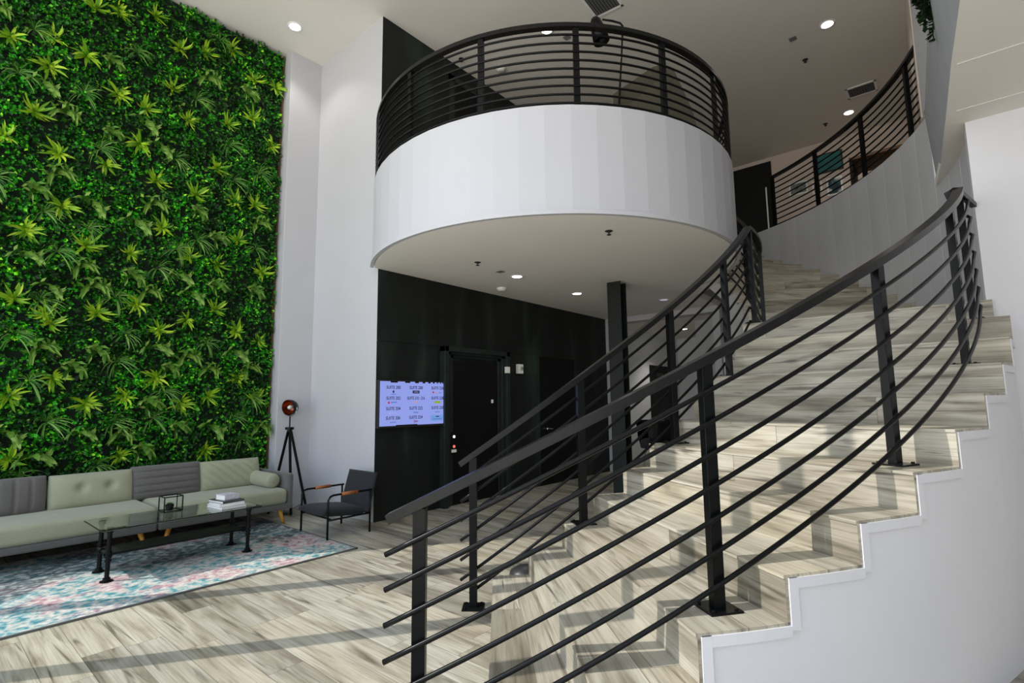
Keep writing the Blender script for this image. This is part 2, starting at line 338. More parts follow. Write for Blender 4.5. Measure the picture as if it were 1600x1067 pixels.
# upstairs room
struct(MB().box((-31*U, 65*U, 17.3*U), (12*U, 66*U, ZC*U)).build('wall_upper', 'beige'))
struct(MB().prism([tuple(P(.05, 38.3).xy), tuple(P(.7, 38.0).xy), tuple(P(.2, 65).xy), tuple(P(-.8, 65).xy)], ZG*U, ZC*U).build('wall_upper_right', 'beige'))
struct(MB().prism([tuple(P(.10, 38.2).xy), tuple(P(2.9, 18).xy), tuple(P(5.2, -5).xy), tuple(P(6.2, -5).xy), tuple(P(3.9, 18).xy), tuple(P(1.1, 38.2).xy)], ZG*U, ZC*U).build('wall_gallery', 'white'))
# right: flat white wall, soffit, fascia
struct(MB().box((1.5*U, 29.85*U, 0), (24*U, 31.2*U, ZF*U)).build('wall_right', 'white_bright'))
struct(MB().box((22.8*U, -4*U, 0), (24*U, 30*U, ZC*U)).build('wall_far_right', 'white'))
fas_top = [(.2, 38.1), (.35, 34.5), (.5, 31), (.62, 27.5), (.75, 24), (.9, 20), (1.1, 14), (1.4, 7), (1.9, 0), (2.3, -5)]
fas_bot = [(.45, 38.1), (.62, 34.5), (.75, 31), (.9, 27.5), (1.03, 24), (1.25, 20), (1.55, 14), (1.9, 7), (2.4, 0), (2.8, -5)]
fb = MB(); n = len(fas_top)
vs = [P(x, y, ZF) for x, y in fas_bot]+[P(x, y, ZG) for x, y in fas_top]+[P(x+4, y, ZG) for x, y in fas_top]
fb.add(vs, [(i+1, i, n+i, n+i+1) for i in range(n-1)]+[(n+i+1, n+i, 2*n+i, 2*n+i+1) for i in range(n-1)])
struct(fb.build('wall_fascia', 'fasc'))
sof = MB()
sp = [(x, y) for x, y in fas_bot]                      # from the stair wall back past the camera
arc = [((CX+RW*cos(R(a))), (CY+RW*sin(R(a)))) for a in (17.6, 14, 10, 6, 3, .5)]
poly = [(22.9, -5), (22.9, 29.95), (1.6, 29.95)]+arc[::-1]+sp[1:]
# planks of the soffit: cut along Y with hairline joints
sof.prism([tuple(P(*q).xy) for q in poly], ZF*U, ZF*U+.08)
for yj in (9.5, 14.2, 19.2, 24.2, 28.3):
    sof.box((1.2*U, yj*U, ZF*U-.0035), (22*U, yj*U+.007, ZF*U+.001))
struct(sof.build('ceiling_right', 'ceil'))
# curved stair wall, facetted like the photographed drywall strips
cw = MB(); A = [.9]+[4.5+4.4*i for i in range(18)]
for a0, a1 in zip(A, A[1:]):
    ztop = ZG
    cw.prism([pxy(RW, a0), pxy(RW+1.1, a0), pxy(RW+1.1, a1), pxy(RW, a1)], 0, (ztop if a0 > 16 else ZF+.3)*U)
for a in A[1:-1]:
    cw.cyl(pol(RW+.005, a, 8), pol(RW+.005, a, (ZG if a > 17 else ZF)-.02), .003, n=5)
struct(cw.build('wall_stair', 'grey'))
# upper floors
fl = MB(); g = [pxy(RW+1.1, a) for a in range(18, 100, 6)]
fl.prism([tuple(P(10, 38).xy), tuple(P(10, 65).xy), tuple(P(-30, 65).xy), tuple(P(-30, 58.5).xy)]+g[::-1], 23.6*U, 24.2*U)
struct(fl.build('floor_upper', 'floor'))
# facade behind the camera: steel mullions of the glazed front
fr = MB()
for x in (-40, -33.7, -26.7, -19.8, -12.8, -5.8, 1.2, 8.2, 15.2, 22.2): fr.box(((x-.3)*U, -4.4*U, 0), ((x+.3)*U, -3.8*U, ZC*U))
for z in (0, 36.0): fr.box((-40*U, -4.4*U, z*U), (22.8*U, -3.8*U, (z+.63)*U))
struct(fr.build('window_1', 'metal'))

# ------------------------------------------------------------------ balcony
bal = root('balcony', 'round white balcony projecting over the lobby under the black curved railing', 'balcony', P(BX, BY, ZS))
b0 = (BX, BY); angs = [-125.7]+[-121+6*i for i in range(32)]
inner_join = [(-12.6, 40.2), (-14.2, 43.2), (-17.0, 46.0)]
def bal_poly(r, zx):
    pts = [(BX+r*cos(R(a)), BY+r*sin(R(a))) for a in range(-126, 44, 4)]
    return pts+zx
band = MB()
for a0, a1 in zip(angs, angs[1:]):
    if a1 > 66: break
    band.prism([pxy(BR-.6, a0, b0), pxy(BR, a0, b0), pxy(BR, a1, b0), pxy(BR-.6, a1, b0)], ZS*U+.02, ZB*U)
band.build('fascia', 'white2', bal)
MB().sweep([pol(BR+.02, a, ZS+.1, b0) for a in range(-126, 66, 3)], [(-.02, -.02), (.02, -.02), (.02, .02), (-.02, .02)]).build('edge_trim', 'white', bal)
MB().prism([tuple(P(*q).xy) for q in bal_poly(BR-.15, inner_join+[(-17.2, 53.6), (-30, 53.6), (-30, 20.9)])], ZS*U, ZS*U+.1).build('soffit', 'ceil2', bal)
MB().prism([tuple(P(*q).xy) for q in bal_poly(BR-.65, [(-12.9, 40.2), (-14.5, 43.2), (-17.3, 46.0), (-22, 47.6), (-24, 58.4), (-30, 58.4), (-30, 20.9)])], (ZB-.7)*U, (ZB-.1)*U).build('floor_slab', 'floor', bal)

# ------------------------------------------------------------------ staircase
st = root('staircase', 'curved staircase with weathered oak treads rising to the upper floor', 'staircase', pol(23.5, -48, 0))
LAST = 22
for k in range(1, LAST+1):
    a0, a1 = nose(k), nose(k+1)
    ro = RO if k <= 11 else RW
    n = 3 if k != 12 else 8
    m = MB(); zt, zb = k*U, k*U-.014
    for j in range(n):
        b0_, b1_ = a0+(a1-a0)*j/n, a0+(a1-a0)*(j+1)/n
        if j == n-1: b1_ += .1
        i0, i1, o0, o1 = pxy(RI, b0_), pxy(RI, b1_), pxy(ro, b0_), pxy(ro, b1_)
        vs = [(*i0, zt), (*o0, zt), (*o1, zt), (*i1, zt), (*i0, zb), (*o0, zb), (*o1, zb), (*i1, zb)]
        L = (ro-RI)*U; dep = 23.5*U*R(1); v0 = k*3*.1875+.01+(b0_-a0)*dep; v1 = k*3*.1875+.01+(b1_-a0)*dep; uo = k*2.37
        q = lambda *t: [(uo+a, b) for a, b in t]
        fs = [(0, 1, 2, 3), (7, 6, 5, 4), (0, 4, 5, 1), (1, 5, 6, 2), (2, 6, 7, 3), (3, 7, 4, 0)]
        uv = [q((0, v0), (L, v0), (L, v1), (0, v1)), q((0, v1), (L, v1), (L, v0), (0, v0)), q((0, v0), (0, v0+.03), (L, v0+.03), (L, v0)), q((L, v0), (L+.03, v0), (L+.03, v1), (L, v1)), q((L, v1), (L, v1+.03), (0, v1+.03), (0, v1)), q((0, v1), (-.03, v1), (-.03, v0), (0, v0))]
        m.add(vs, fs, uv)
    m.build('tread', 'tread', st)
    # riser
    aa = a0+.06
    p = [(*pxy(RI, aa), (k-1)*U), (*pxy(ro, aa), (k-1)*U), (*pxy(ro, aa), zb+.001), (*pxy(RI, aa), zb+.001)]
    p2 = [(*pxy(RI, aa+.22), (k-1)*U), (*pxy(ro, aa+.22), (k-1)*U), (*pxy(ro, aa+.22), zb+.001), (*pxy(RI, aa+.22), zb+.001)]
    uo = k*5.13+40; vv = (k*3+70)*.1875+.008
    MB().add(p+p2, [(0, 1, 2, 3), (5, 4, 7, 6), (1, 5, 6, 2), (4, 0, 3, 7), (3, 2, 6, 7)],
             [[(uo, vv), (uo+1.84, vv), (uo+1.84, vv+.16), (uo, vv+.16)], [(uo, vv), (uo+1.84, vv), (uo+1.84, vv+.16), (uo, vv+.16)], [(uo, vv), (uo+.02, vv), (uo+.02, vv+.16), (uo, vv+.16)], [(uo, vv), (uo+.02, vv), (uo+.02, vv+.16), (uo, vv+.16)], None]).build('riser', 'tread', st)
# outer closed stringer wall to the floor, with the painted stepped trim
so = MB(); tm = MB()
for k in range(1, 12):
    a0, a1 = nose(k)+.25, nose(k+1)+.25
    n = 3
    for j in range(n):
        c0, c1 = a0+(a1-a0)*j/n, a0+(a1-a0)*(j+1)/n
        so.prism([pxy(RO-.5, c0), pxy(RO-.04, c0), pxy(RO-.04, c1), pxy(RO-.5, c1)], 0, k*U-.0145)
        tm.prism([pxy(RO-.06, c0), pxy(RO+.03, c0), pxy(RO+.03, c1), pxy(RO-.06, c1)], k*U-.052, k*U-.012)
    tm.prism([pxy(RO-.06, a0-.02), pxy(RO+.03, a0-.02), pxy(RO+.03, a0+.45), pxy(RO-.06, a0+.45)], (k-1)*U-.03, k*U-.012)
so.build('outer_stringer', 'white_bright', st); tm.build('stringer_trim', 'white_bright', st)
si = MB()
def inner_band(k0, k1, thick, full):
    for k in range(k0, k1):
        a0, a1 = nose(k)+.2, nose(k+1)+.2; n = 2 if k != 12 else 6
        for j in range(n):
            c0, c1 = a0+(a1-a0)*j/n, a0+(a1-a0)*(j+1)/n
            f = lambda a: 0 if full else (line_z(a)-thick)*U
            i0, i1, o0, o1 = pxy(RI+.02, c0), pxy(RI+.02, c1), pxy(RI+.4, c0), pxy(RI+.4, c1); zt = k*U-.0145
            vs = [(*i0, f(c0)), (*o0, f(c0)), (*o1, f(c1)), (*i1, f(c1)), (*i0, zt), (*o0, zt), (*o1, zt), (*i1, zt)]
            si.add(vs, [(0, 3, 2, 1), (4, 5, 6, 7), (0, 1, 5, 4), (1, 2, 6, 5), (2, 3, 7, 6), (3, 0, 4, 7)])
inner_band(1, 9, 0, True); inner_band(9, LAST+1, 2.1, False)
si.build('inner_stringer', 'white', st)
un = MB()                                    # plaster underside of the upper flight
for i in range(34):
    a0, a1 = -13+2.4*i, -13+2.4*(i+1)
    z0, z1 = (line_z(a0)-1.9)*U, (line_z(a1)-1.9)*U
    vs = [(*pxy(RI+.4, a0), z0), (*pxy(RW, a0), z0), (*pxy(RW, a1), z1), (*pxy(RI+.4, a1), z1)]
    un.add(vs+[(x, y, z+.05) for x, y, z in vs], [(0, 3, 2, 1), (4, 5, 6, 7), (0, 1, 5, 4), (1, 2, 6, 5), (2, 3, 7, 6), (3, 0, 4, 7)])
un.build('plaster_underside', 'corr', st)

# ------------------------------------------------------------------ railings
def frange(a, b, n): return [a+(b-a)*i/n for i in range(n+1)]
def stair_rail(name, label, posts, r, rb, a0, a1, side, first_floor=False):
    rt = root(name, label, 'railing', pol(r, posts[0][0], 0))
    def hz(a):
        if a <= .2: return min(line_z(a)+5.2, 17.25)
        if a <= 17.5: return 17.25
        return 17.25+(a-17.5)/4.4*1.02
    A_ = frange(a0, a1, int((a1-a0)/1.1))
    MB().bar([pol(r, a, hz(a)+.11) for a in A_], .36*U, .22*U).build('handrail', 'metalrail', rt, bevel=.002)
    for (a, z) in posts:
        top = hz(a)+.02; w, d = .15, .12
        m = Matrix.Translation(pol(r, a, 0)) @ Matrix.Rotation(R(a), 4, 'Z')
        pm = MB().box((-d*U, -w*U, z*U), (d*U, w*U, top*U), m)
        po = pm.build('post', 'metal', rt, bevel=.002)
        if side != 'end':
            bp = MB().box((-.4*U, -.42*U, z*U), (.4*U, .42*U, z*U+.009), m)
            for sx in (-1, 1):
                for sy in (-1, 1): bp.cyl(m @ Vector((sx*.29*U, sy*.3*U, z*U+.009)), m @ Vector((sx*.29*U, sy*.3*U, z*U+.017)), .009, n=6)
            bp.build('base_plate', 'metal', po, bevel=.001)
    for i in range(7):
        off = 4.58-.748*i
        def bz(a):
            return hz(a)-5.2+off if a <= 60 else 0
        pts = [pol(rb, a, bz(a)-0.0) for a in A_]
        if i == 6: pts = [pol(rb, a, bz(a)) for a in A_ if bz(a) > .25]
        if side == 'wall': pts += [pol(rb+.05, a1+.5, bz(a1)+.28), pol(rb-.05, a1+.9, bz(a1)+.42), pol(rb-.3, a1+.7, bz(a1)+.55)]
        MB().tube(pts, .0108, 8).build('rail', 'metal', rt, smooth=True)
    return rt, hz
rr, hz = stair_rail('stair_railing', 'black steel railing along the outer edge of the curved stair, nearest the viewer',
                [(-51.5, 0), (-37.1, 3), (-23.8, 6), (-10.7, 9), (-2.6, 11)], 27.72, 27.95, -53.0, -3.4, 'wall')
MB().bar([pol(27.72, -3.5, hz(-3.5)+.05), P(1.47, 29.85, hz(-3.5)-.1)], .2*U, .2*U).build('wall_bracket', 'metal', rr)
MB().bar([pol(27.72, -3.7, hz(-3.7)+.11), pol(27.6, -3.3, hz(-3.5)+.05), pol(27.35, -3.1, hz(-3.5)-.02)], .36*U, .3*U).build('end_return', 'metalrail', rr)
lr, hz = stair_rail('stair_railing', 'black steel railing along the inner edge of the curved stair, beside the dark wall',
                [(-50.7, 0), (-37.2, 3), (-23.2, 6), (-10.4, 9), (1.3, 12), (15.5, 12), (32, 15), (45, 18), (57, 21)], 18.85, 18.68, -52.3, 60, 'base')
def flat_rail(name, label, c, r, a0, a1, posts, z0, h, nb, step=3.0):
    rt = root(name, label, 'railing', pol(r, posts[0], z0, c))
    A_ = frange(a0, a1, max(4, int((a1-a0)/step)))
    MB().bar([pol(r, a, z0+h+.12, c) for a in A_], .36*U, .24*U).build('handrail', 'metalrail', rt, bevel=.002)
    for a in posts:
        m = Matrix.Translation(pol(r, a, 0, c)) @ Matrix.Rotation(R(a), 4, 'Z')
        MB().box((-.11*U, -.16*U, z0*U), (.11*U, .16*U, (z0+h)*U), m).build('post', 'metal', rt, bevel=.002)
    for i in range(nb):
        z = z0+.16+i*(h-.3)/(nb-.35)
        MB().tube([pol(r+.12, a, z, c) for a in A_], .0108, 6).build('rail', 'metal', rt, smooth=True)
    return rt
flat_rail('balcony_railing', 'curved black railing around the round white balcony', b0, 12.82, -125.5, 62,
          [-117, -93.8, -70.4, -47.2, -24.2, -1.5, 21, 43], ZB, 4.47, 9)
flat_rail('gallery_railing', 'curved black railing on top of the grey stair wall, upper right', (CX, CY), 28.5, 18.3, 58.3,
          [58.1, 47.4, 35.7, 23.2], ZG, 4.85, 9, 2.0)

# ------------------------------------------------------------------ black steel column (H section)
cm = Matrix.Translation(P(-19.8, 36.5, 0)) @ Matrix.Rotation(R(-85), 4, 'Z')
c_ = MB(); h = ZS*U
c_.box((-.10, -.10, 0), (-.088, .10, h), cm).box((.088, -.10, 0), (.10, .10, h), cm).box((-.089, -.005, 0), (.089, .005, h), cm)
c_.box((-.17, -.17, 0), (.17, .17, .02), cm)
tag(c_.build('steel_column', 'colsteel', bevel=.002), 'black steel I-beam column holding up the balcony soffit behind the stair', 'column')

# ------------------------------------------------------------------ doors and devices on the black wall
d1 = MB()
for e, x in ((0, .10), (.42, .055), (.85, .02)):
    y0, y1, zt = 26.8+e, 34.5-e*.8, 12.24-e*.5
    w = .42
    d1.box((-30.02*U, y0*U, 0), (-30*U+x, (y0+w)*U, zt*U)).box((-30.02*U, (y1-w)*U, 0), (-30*U+x, y1*U, zt*U)).box((-30.02*U, y0*U, (zt-.4)*U), (-30*U+x, y1*U, zt*U))
struct(d1.build('trim_2', 'blacktrim', bevel=.003))
dr = struct(MB().box((-30.05*U, 28*U, 0), (-29.97*U, 33.4*U, 11.2*U)).build('door_1', 'blackdoor'))
def wbox(name, y, z, w, hgt, d, mat, label, cat, x0=-29.97, bev=.004):
    return tag(MB().box((x0*U, (y-w/2)*U, (z-hgt/2)*U), (x0*U+d, (y+w/2)*U, (z+hgt/2)*U)).build(name, mat, bevel=bev), label, cat)
wbox('door_sign', 32.7, 7.94, .25, .3, .01, 'plastic', 'small white marker on the black lift door', 'sign')
cp = root('call_panel', 'lift call button panel on the dark door casing left of the black door', 'button panel', P(-29.7, 27.95, 4.7))
MB().box((-29.72*U, 27.7*U, 3.9*U), (-29.68*U, 28.2*U, 5.6*U)).build('plate', 'blackdoor', cp)
MB().cyl(P(-29.68, 27.98, 5.25), P(-29.63, 27.98, 5.25), .02).build('button', 'whitebtn', cp)
MB().cyl(P(-29.68, 27.98, 4.5), P(-29.63, 27.98, 4.5), .02).build('button', 'red', cp)
MB().box((-29.68*U, 27.7*U, 4.05*U), (-29.62*U, 28.2*U, 4.27*U)).build('key_switch', 'plastic', cp)
wbox('wall_sensor', 34.15, 10.65, .42, .55, .05, 'plastic', 'small white sensor box at the corner of the black door casing', 'sensor', x0=-29.6)
so_ = wbox('strobe_alarm', 36.3, 10.85, .75, .85, .05, 'plastic', 'white fire alarm strobe on the black wall right of the lift door', 'alarm')
MB().cyl(P(-29.68, 36.4, 10.9), P(-29.6, 36.4, 10.9), .03).build('strobe_lens', 'chrome', so_)
d2 = struct(MB().box((-30.0*U, 39.5*U, 0), (-29.97*U, 45.5*U, 12.2*U)).build('door_2', 'blackdoor'))
hd = MB().cyl(P(-29.97, 40.1, 5.3), P(-29.6, 40.1, 5.3), .02).cyl(P(-29.62, 40.1, 5.3), P(-29.62, 40.95, 5.25), .011)
hd.build('door_handle', 'chrome', d2)
struct(MB().box((-30.0*U, 27.6*U, 23.3*U), (-29.9*U, 28.2*U, 35.4*U)).box((-30.0*U, 30.9*U, 23.3*U), (-29.9*U, 31.5*U, 35.4*U)).box((-30.0*U, 27.6*U, 34.9*U), (-29.9*U, 31.5*U, 35.4*U)).build('trim_3', 'blacktrim'))
struct(MB().box((-30.0*U, 28.2*U, 23.3*U), (-29.95*U, 30.9*U, 34.9*U)).build('door_3', 'blackdoor'))

# ------------------------------------------------------------------ television directory
tv = root('television', 'wall-mounted screen listing suite numbers on the black wall', 'television', P(-29.9, 24.2, 7.9))
xs = -29.62*U
MB().box((-29.98*U, 23*U, 7*U), (-29.75*U, 25.4*U, 9*U)).build('mount', 'dark', tv)
MB().box((xs-.05, 20.93*U, 6.18*U), (xs, 27.12*U, 9.48*U)).build('bezel', 'dark', tv, bevel=.004)
sc = MB().box((xs, 21.03*U, 6.32*U), (xs+.002, 27.0*U, 9.4*U)).build('screen', 'screen', tv)
def text(s, y, z, size, mat, par, sx=1.0):
    cu = bpy.data.curves.new('lettering', 'FONT'); cu.body = s; cu.size = size; cu.align_x = 'CENTER'; cu.align_y = 'CENTER'; cu.extrude = .0005; cu.offset = .0006
    tmp = bpy.data.objects.new('tmp', cu); me = bpy.data.meshes.new_from_object(tmp); bpy.data.objects.remove(tmp); bpy.data.curves.remove(cu)
    ob = bpy.data.objects.new('lettering', me); COL.objects.link(ob); me.materials.clear(); me.materials.append(M[mat])
    ob.rotation_euler = (R(90), 0, R(90)); ob.scale = (sx, 1, 1); ob.parent = par
    ob.location = Vector((xs+.004, y*U, z*U))-parent_loc(par); return ob
def blk(y, z, w, h_, mat, par):
    return MB().box((xs+.002, (y-w/2)*U, (z-h_/2)*U), (xs+.0035, (y+w/2)*U, (z+h_/2)*U)).build('logo_mark', mat, par)
Y1, Y2, Y3 = 22.15, 24.15, 26.2
for s, y, z in (('SUITE 200', Y1, 8.97), ('SUITE 208', Y2, 8.97), ('SUITE 226', Y3, 8.97), ('SUITE 202', Y1, 8.22), ('SUITE 210 : 216', Y2, 8.22), ('SUITE 228', Y3, 8.22),
                ('SUITE 204', Y1, 7.5), ('SUITE 222', Y2, 7.5), ('SUITE 230', Y3, 7.5), ('SUITE 206', Y1, 6.85), ('SUITE 224', Y2, 6.85)):
    text(s, y, z, .054, 'ink', sc, .92 if len(s) < 10 else .8)
blk(Y1, 8.68, .12, .16, 'inkblack', sc); blk(Y1, 8.5, .4, .06, 'inkblue', sc)
blk(Y2, 8.67, .62, .2, 'inkblack', sc); blk(Y2, 8.67, .42, .06, 'inkpale', sc)
blk(Y3-.42, 8.66, .14, .14, 'inkred', sc); blk(Y3+.12, 8.62, .62, .06, 'inkblue', sc); blk(Y3, 8.62, .3, .061, 'inkor', sc)
blk(Y1-.38, 7.92, .14, .15, 'inkred', sc); blk(Y1+.05, 7.94, .5, .08, 'inkblue', sc)
blk(Y2, 7.94, .32, .07, 'inkor', sc)
blk(Y3, 7.92, .62, .16, 'inkgreen', sc)
blk(Y1-.28, 7.2, .14, .12, 'inkpale', sc); blk(Y1+.1, 7.2, .5, .05, 'inkpale', sc); blk(Y2, 7.2, .46, .08, 'inkblue', sc); blk(Y3, 7.2, .44, .07, 'inkblue', sc)
blk(Y1, 6.56, .5, .06, 'inkblue', sc); text('Epic', Y2, 6.58, .04, 'inkpurple', sc)
blk(Y3, 6.75, 1.3, .44, 'scr2', sc); blk(Y3, 6.86, .34, .06, 'ink', sc).location.x += .002; blk(Y3, 6.68, .9, .08, 'inkblue', sc).location.x += .002
tm_ = MB()
for i, (y0, y1) in enumerate(((21.9, 22.5), (23.15, 23.6), (24.05, 24.4), (24.75, 25.0), (25.3, 25.5), (25.75, 25.9), (26.15, 26.25), (26.45, 26.55), (26.7, 26.78))):
    tm_.box((xs+.002, y0*U, 9.31*U), (xs+.0035, y1*U, 9.42*U))
tm_.box((xs+.002, 22.4*U, 6.3*U), (xs+.0035, 24.3*U, 6.37*U))
tm_.build('ticker_bar', 'inkblack', sc)

# ------------------------------------------------------------------ recessed lights, vents, sprinklers
def downlight(x, y, z, label, mat='lamp', power=0, r=.085, col=(1, .95, .88)):
    t_ = root('ceiling_light', label, 'recessed light', P(x, y, z)-Vector((0, 0, .005)))
    c = P(x, y, z)
    MB().lathe([(r*.8, -.002), (r*.95, -.008), (r*1.12, -.006), (r*1.15, 0)], c, 24).build('trim_ring', 'trimring', t_, smooth=True)
    MB().lathe([(.0001, -.003), (r*.82, -.003)], c, 24).build('lens', mat, t_)
    if power:
        l = bpy.data.lights.new('downlight', 'SPOT'); l.energy = power; l.color = col; l.spot_size = R(115); l.spot_blend = .6; l.shadow_soft_size = .05
        lo = bpy.data.objects.new('downlight_beam', l); COL.objects.link(lo); lo.parent = t_; lo.location = (0, 0, -.03)
downlight(-36, 17.2, ZC, 'lit recessed light in the high ceiling beside the green wall', power=30)
downlight(-21.65, 30.2, ZC, 'lit recessed light in the ceiling above the round balcony', power=22)
downlight(-4.9, 44, ZC, 'lit recessed light in the ceiling right of the balcony, the larger bright one', power=22)
downlight(-5.5, 59.8, ZC, 'lit recessed light by the ceiling vent above the gallery railing', power=22)
downlight(-24.3, 29.4, ZS, 'recessed light in the balcony soffit nearest the bright triangle', power=20, r=.08)
downlight(-24.4, 37.8, ZS, 'recessed light in the balcony soffit left of the black column', power=20, r=.08)
downlight(-19.9, 45.8, ZS, 'dim lavender recessed light in the soffit right of the black column', mat='lampdim', r=.08)
downlight(-25, 63, 16.75, 'recessed light in the lower corridor ceiling', power=50, r=.1)
def sprinkler(x, y, z, label):
    t_ = root('sprinkler_head', label, 'sprinkler', P(x, y, z)); c = P(x, y, z)
    MB().lathe([(.001, -.002), (.032, -.006), (.04, 0)], c, 16).build('escutcheon', 'dark', t_)
    MB().cyl(c, c-Vector((0, 0, .035)), .008).cyl(c-Vector((0, 0, .035)), c-Vector((0, 0, .04)), .022).build('deflector', 'dark', t_)
sprinkler(-13.8, 24.8, ZS, 'fire sprinkler under the balcony soffit, above the stairs')
sprinkler(-23.7, 24.5, ZS, 'fire sprinkler under the balcony soffit, above the black wall screen')
sprinkler(-29.1, 28.2, ZC, 'fire sprinkler in the high ceiling beside the upper black wall')
sprinkler(-7.1, 47.6, ZC, 'fire sprinkler in the ceiling below the larger bright light')
sprinkler(-7.7, 60.7, ZC, 'fire sprinkler in the ceiling left of the far light by the vent')
def detector(x, y, z, label, mat='plastic'):
    tag(MB().lathe([(.001, -.045), (.045, -.045), (.06, -.03), (.07, -.012), (.075, 0)], (0, 0, 0), 20).build('smoke_detector', mat, smooth=True), label, 'smoke detector').location = P(x, y, z)
detector(-27.4, 31.3, ZC, 'round smoke detector in the ceiling seen through the balcony railing')
detector(-27.8, 31.6, ZS, 'round smoke detector under the balcony soffit near the black wall')
for x, y, z, lb in ((-7.3, 44.0, ZC, 'small square plate in the ceiling right of the balcony'), (-24.2, 27.4, ZS, 'small square plate under the balcony soffit'), (-20.9, 31.9, ZC, 'small square plate in the ceiling behind the balcony light')):
    o = tag(MB().box((-.045, -.045, -.008), (.045, .045, 0)).build('ceiling_plate', 'vent', bevel=.002), lb, 'ceiling plate'); o.location = P(x, y, z)
def vent(x, y, w, l, rz, label, ns=14):
    t_ = root('ceiling_vent', label, 'air vent', P(x, y, ZC)); t_.rotation_euler = (0, 0, R(rz))
    def pt(m, name, mat, **k):
        o = m.build(name, mat, **k); o.parent = t_; return o
    fr_ = MB()
    for a, b in (((-w/2, -l/2), (w/2, -l/2+.035)), ((-w/2, l/2-.035), (w/2, l/2)), ((-w/2, -l/2), (-w/2+.035, l/2)), ((w/2-.035, -l/2), (w/2, l/2))): fr_.box((*a, -.012), (*b, 0))
    pt(fr_, 'frame', 'trimring', bevel=.002); pt(MB().box((-w/2+.02, -l/2+.02, -.003), (w/2-.02, l/2-.02, 0)), 'backing', 'ventback')
    gr = MB()
    for i in range(ns):
        yy = -l/2+.04+(l-.08)*(i+.5)/ns; gr.cbox((0, yy, -.008), (w-.07, .012, .002), rx=R(40))
    for i in range(9):
        xx = -w/2+.04+(w-.08)*(i+.5)/9; gr.cbox((xx, 0, -.006), (.006, l-.07, .004))
    pt(gr, 'louvre_grid', 'vent')
vent(-16.9, 30.45, .40, .46, 4, 'square return air grille in the ceiling above the balcony lamp')
vent(-4.0, 55.95, .42, .36, 0, 'rectangular air grille in the ceiling above the gallery railing', 10)

# ------------------------------------------------------------------ corridor: black doorway, tub chair
struct(MB().box((-30*U, 63.4*U, 0), (-29.9*U, 72.1*U, 12.5*U)).build('door_4', 'blackdoor'))
tag(MB().box((-29.9*U, 65.2*U, 11.1*U), (-29.85*U, 67.3*U, 11.5*U)).build('room_sign', 'blacktrim'), 'small grey sign on the black doorway behind the column', 'sign')
tc = root('tub_chair', 'black round-backed tub chair standing behind the stair railing', 'chair', P(-21.5, 46.5, 0))
cc = P(-21.5, 46.5, 0)
sh = MB(); nn = 22
for i in range(nn):
    a0, a1 = R(-60+300*i/nn)-R(30), R(-60+300*(i+1)/nn)-R(30)
    for (r0, z0, r1, z1) in ((.27, .62, .31, .78), (.31, .78, .33, 1.02), (.33, 1.02, .3, 1.05), (.3, 1.05, .27, .8)):
        sh.add([cc+Vector((r0*cos(a0), r0*sin(a0), z0)), cc+Vector((r0*cos(a1), r0*sin(a1), z0)), cc+Vector((r1*cos(a1), r1*sin(a1), z1)), cc+Vector((r1*cos(a0), r1*sin(a0), z1))], [(0, 1, 2, 3)])
sh.build('backrest', 'metalrail', tc, smooth=True)
MB().lathe([(.001, .6), (.27, .6), (.28, .64), (.27, .72), (.2, .75), (.001, .75)], cc, 24).build('seat', 'fchar', tc, smooth=True)
for a in (45, 135, 225, 315):
    MB().cyl(cc+Vector((.2*cos(R(a)), .2*sin(R(a)), .6)), cc+Vector((.26*cos(R(a)), .26*sin(R(a)), 0)), .013).build('leg', 'chrome', tc)

# ------------------------------------------------------------------ upstairs: door, pictures, desk, lamp, armchair, plant
struct(MB().box((-18.4*U, 64.8*U, 24.2*U), (-14.1*U, 65*U, 36.1*U)).build('door_5', 'blackdoor'))
struct(MB().box((-14.85*U, 64.75*U, 25*U), (-14.7*U, 64.8*U, 33*U)).build('light_slit_strip', 'plastic'))  # white strip painted as light from the room behind the ajar door
def picture(x0, x1, z0, z1, mat, label, fm='dark'):
    p = root('framed_picture', label, 'picture', P((x0+x1)/2, 65, (z0+z1)/2), 'pictures on the upstairs wall')
    MB().box((x0*U, 64.85*U, z0*U), (x1*U, 65*U, z1*U)).build('frame', fm, p, bevel=.003)
    MB().box((x0*U+.03, 64.8*U, z0*U+.03), (x1*U-.03, 64.86*U, z1*U-.03)).build('artwork', mat, p)
picture(-9.6, -6.9, 32.95, 35.2, 'pic0', 'largest teal picture on the upstairs wall', 'dark')
picture(-12.35, -10.45, 31.2, 32.7, 'pic1', 'grey picture lowest and farthest left on the upstairs wall', 'trimring')
picture(-10.0, -9.05, 30.8, 32.3, 'pic2', 'small brown picture between the grey and dark blue ones', 'trimring')
picture(-8.6, -7.1, 30.2, 32.2, 'pic3', 'dark blue picture with white shapes under the teal picture', 'trimring')
dk = root('desk', 'brown wooden desk with dark panel ends behind the gallery railing', 'desk', P(-3.2, 53, 24.2))
MB().box((-5.1*U, 51.9*U, 28.5*U), (-1.2*U, 55.6*U, 28.75*U)).build('desktop', 'brownwood', dk, bevel=.003)
MB().box((-5.1*U, 52.1*U, 24.2*U), (-4.85*U, 55.4*U, 28.5*U)).build('side_panel', 'blackdoor', dk)
MB().box((-1.5*U, 52.1*U, 24.2*U), (-1.25*U, 55.4*U, 28.5*U)).build('side_panel', 'blackdoor', dk)
MB().box((-4.85*U, 54.9*U, 24.6*U), (-1.5*U, 55.1*U, 27.6*U)).build('modesty_panel', 'blackdoor', dk)
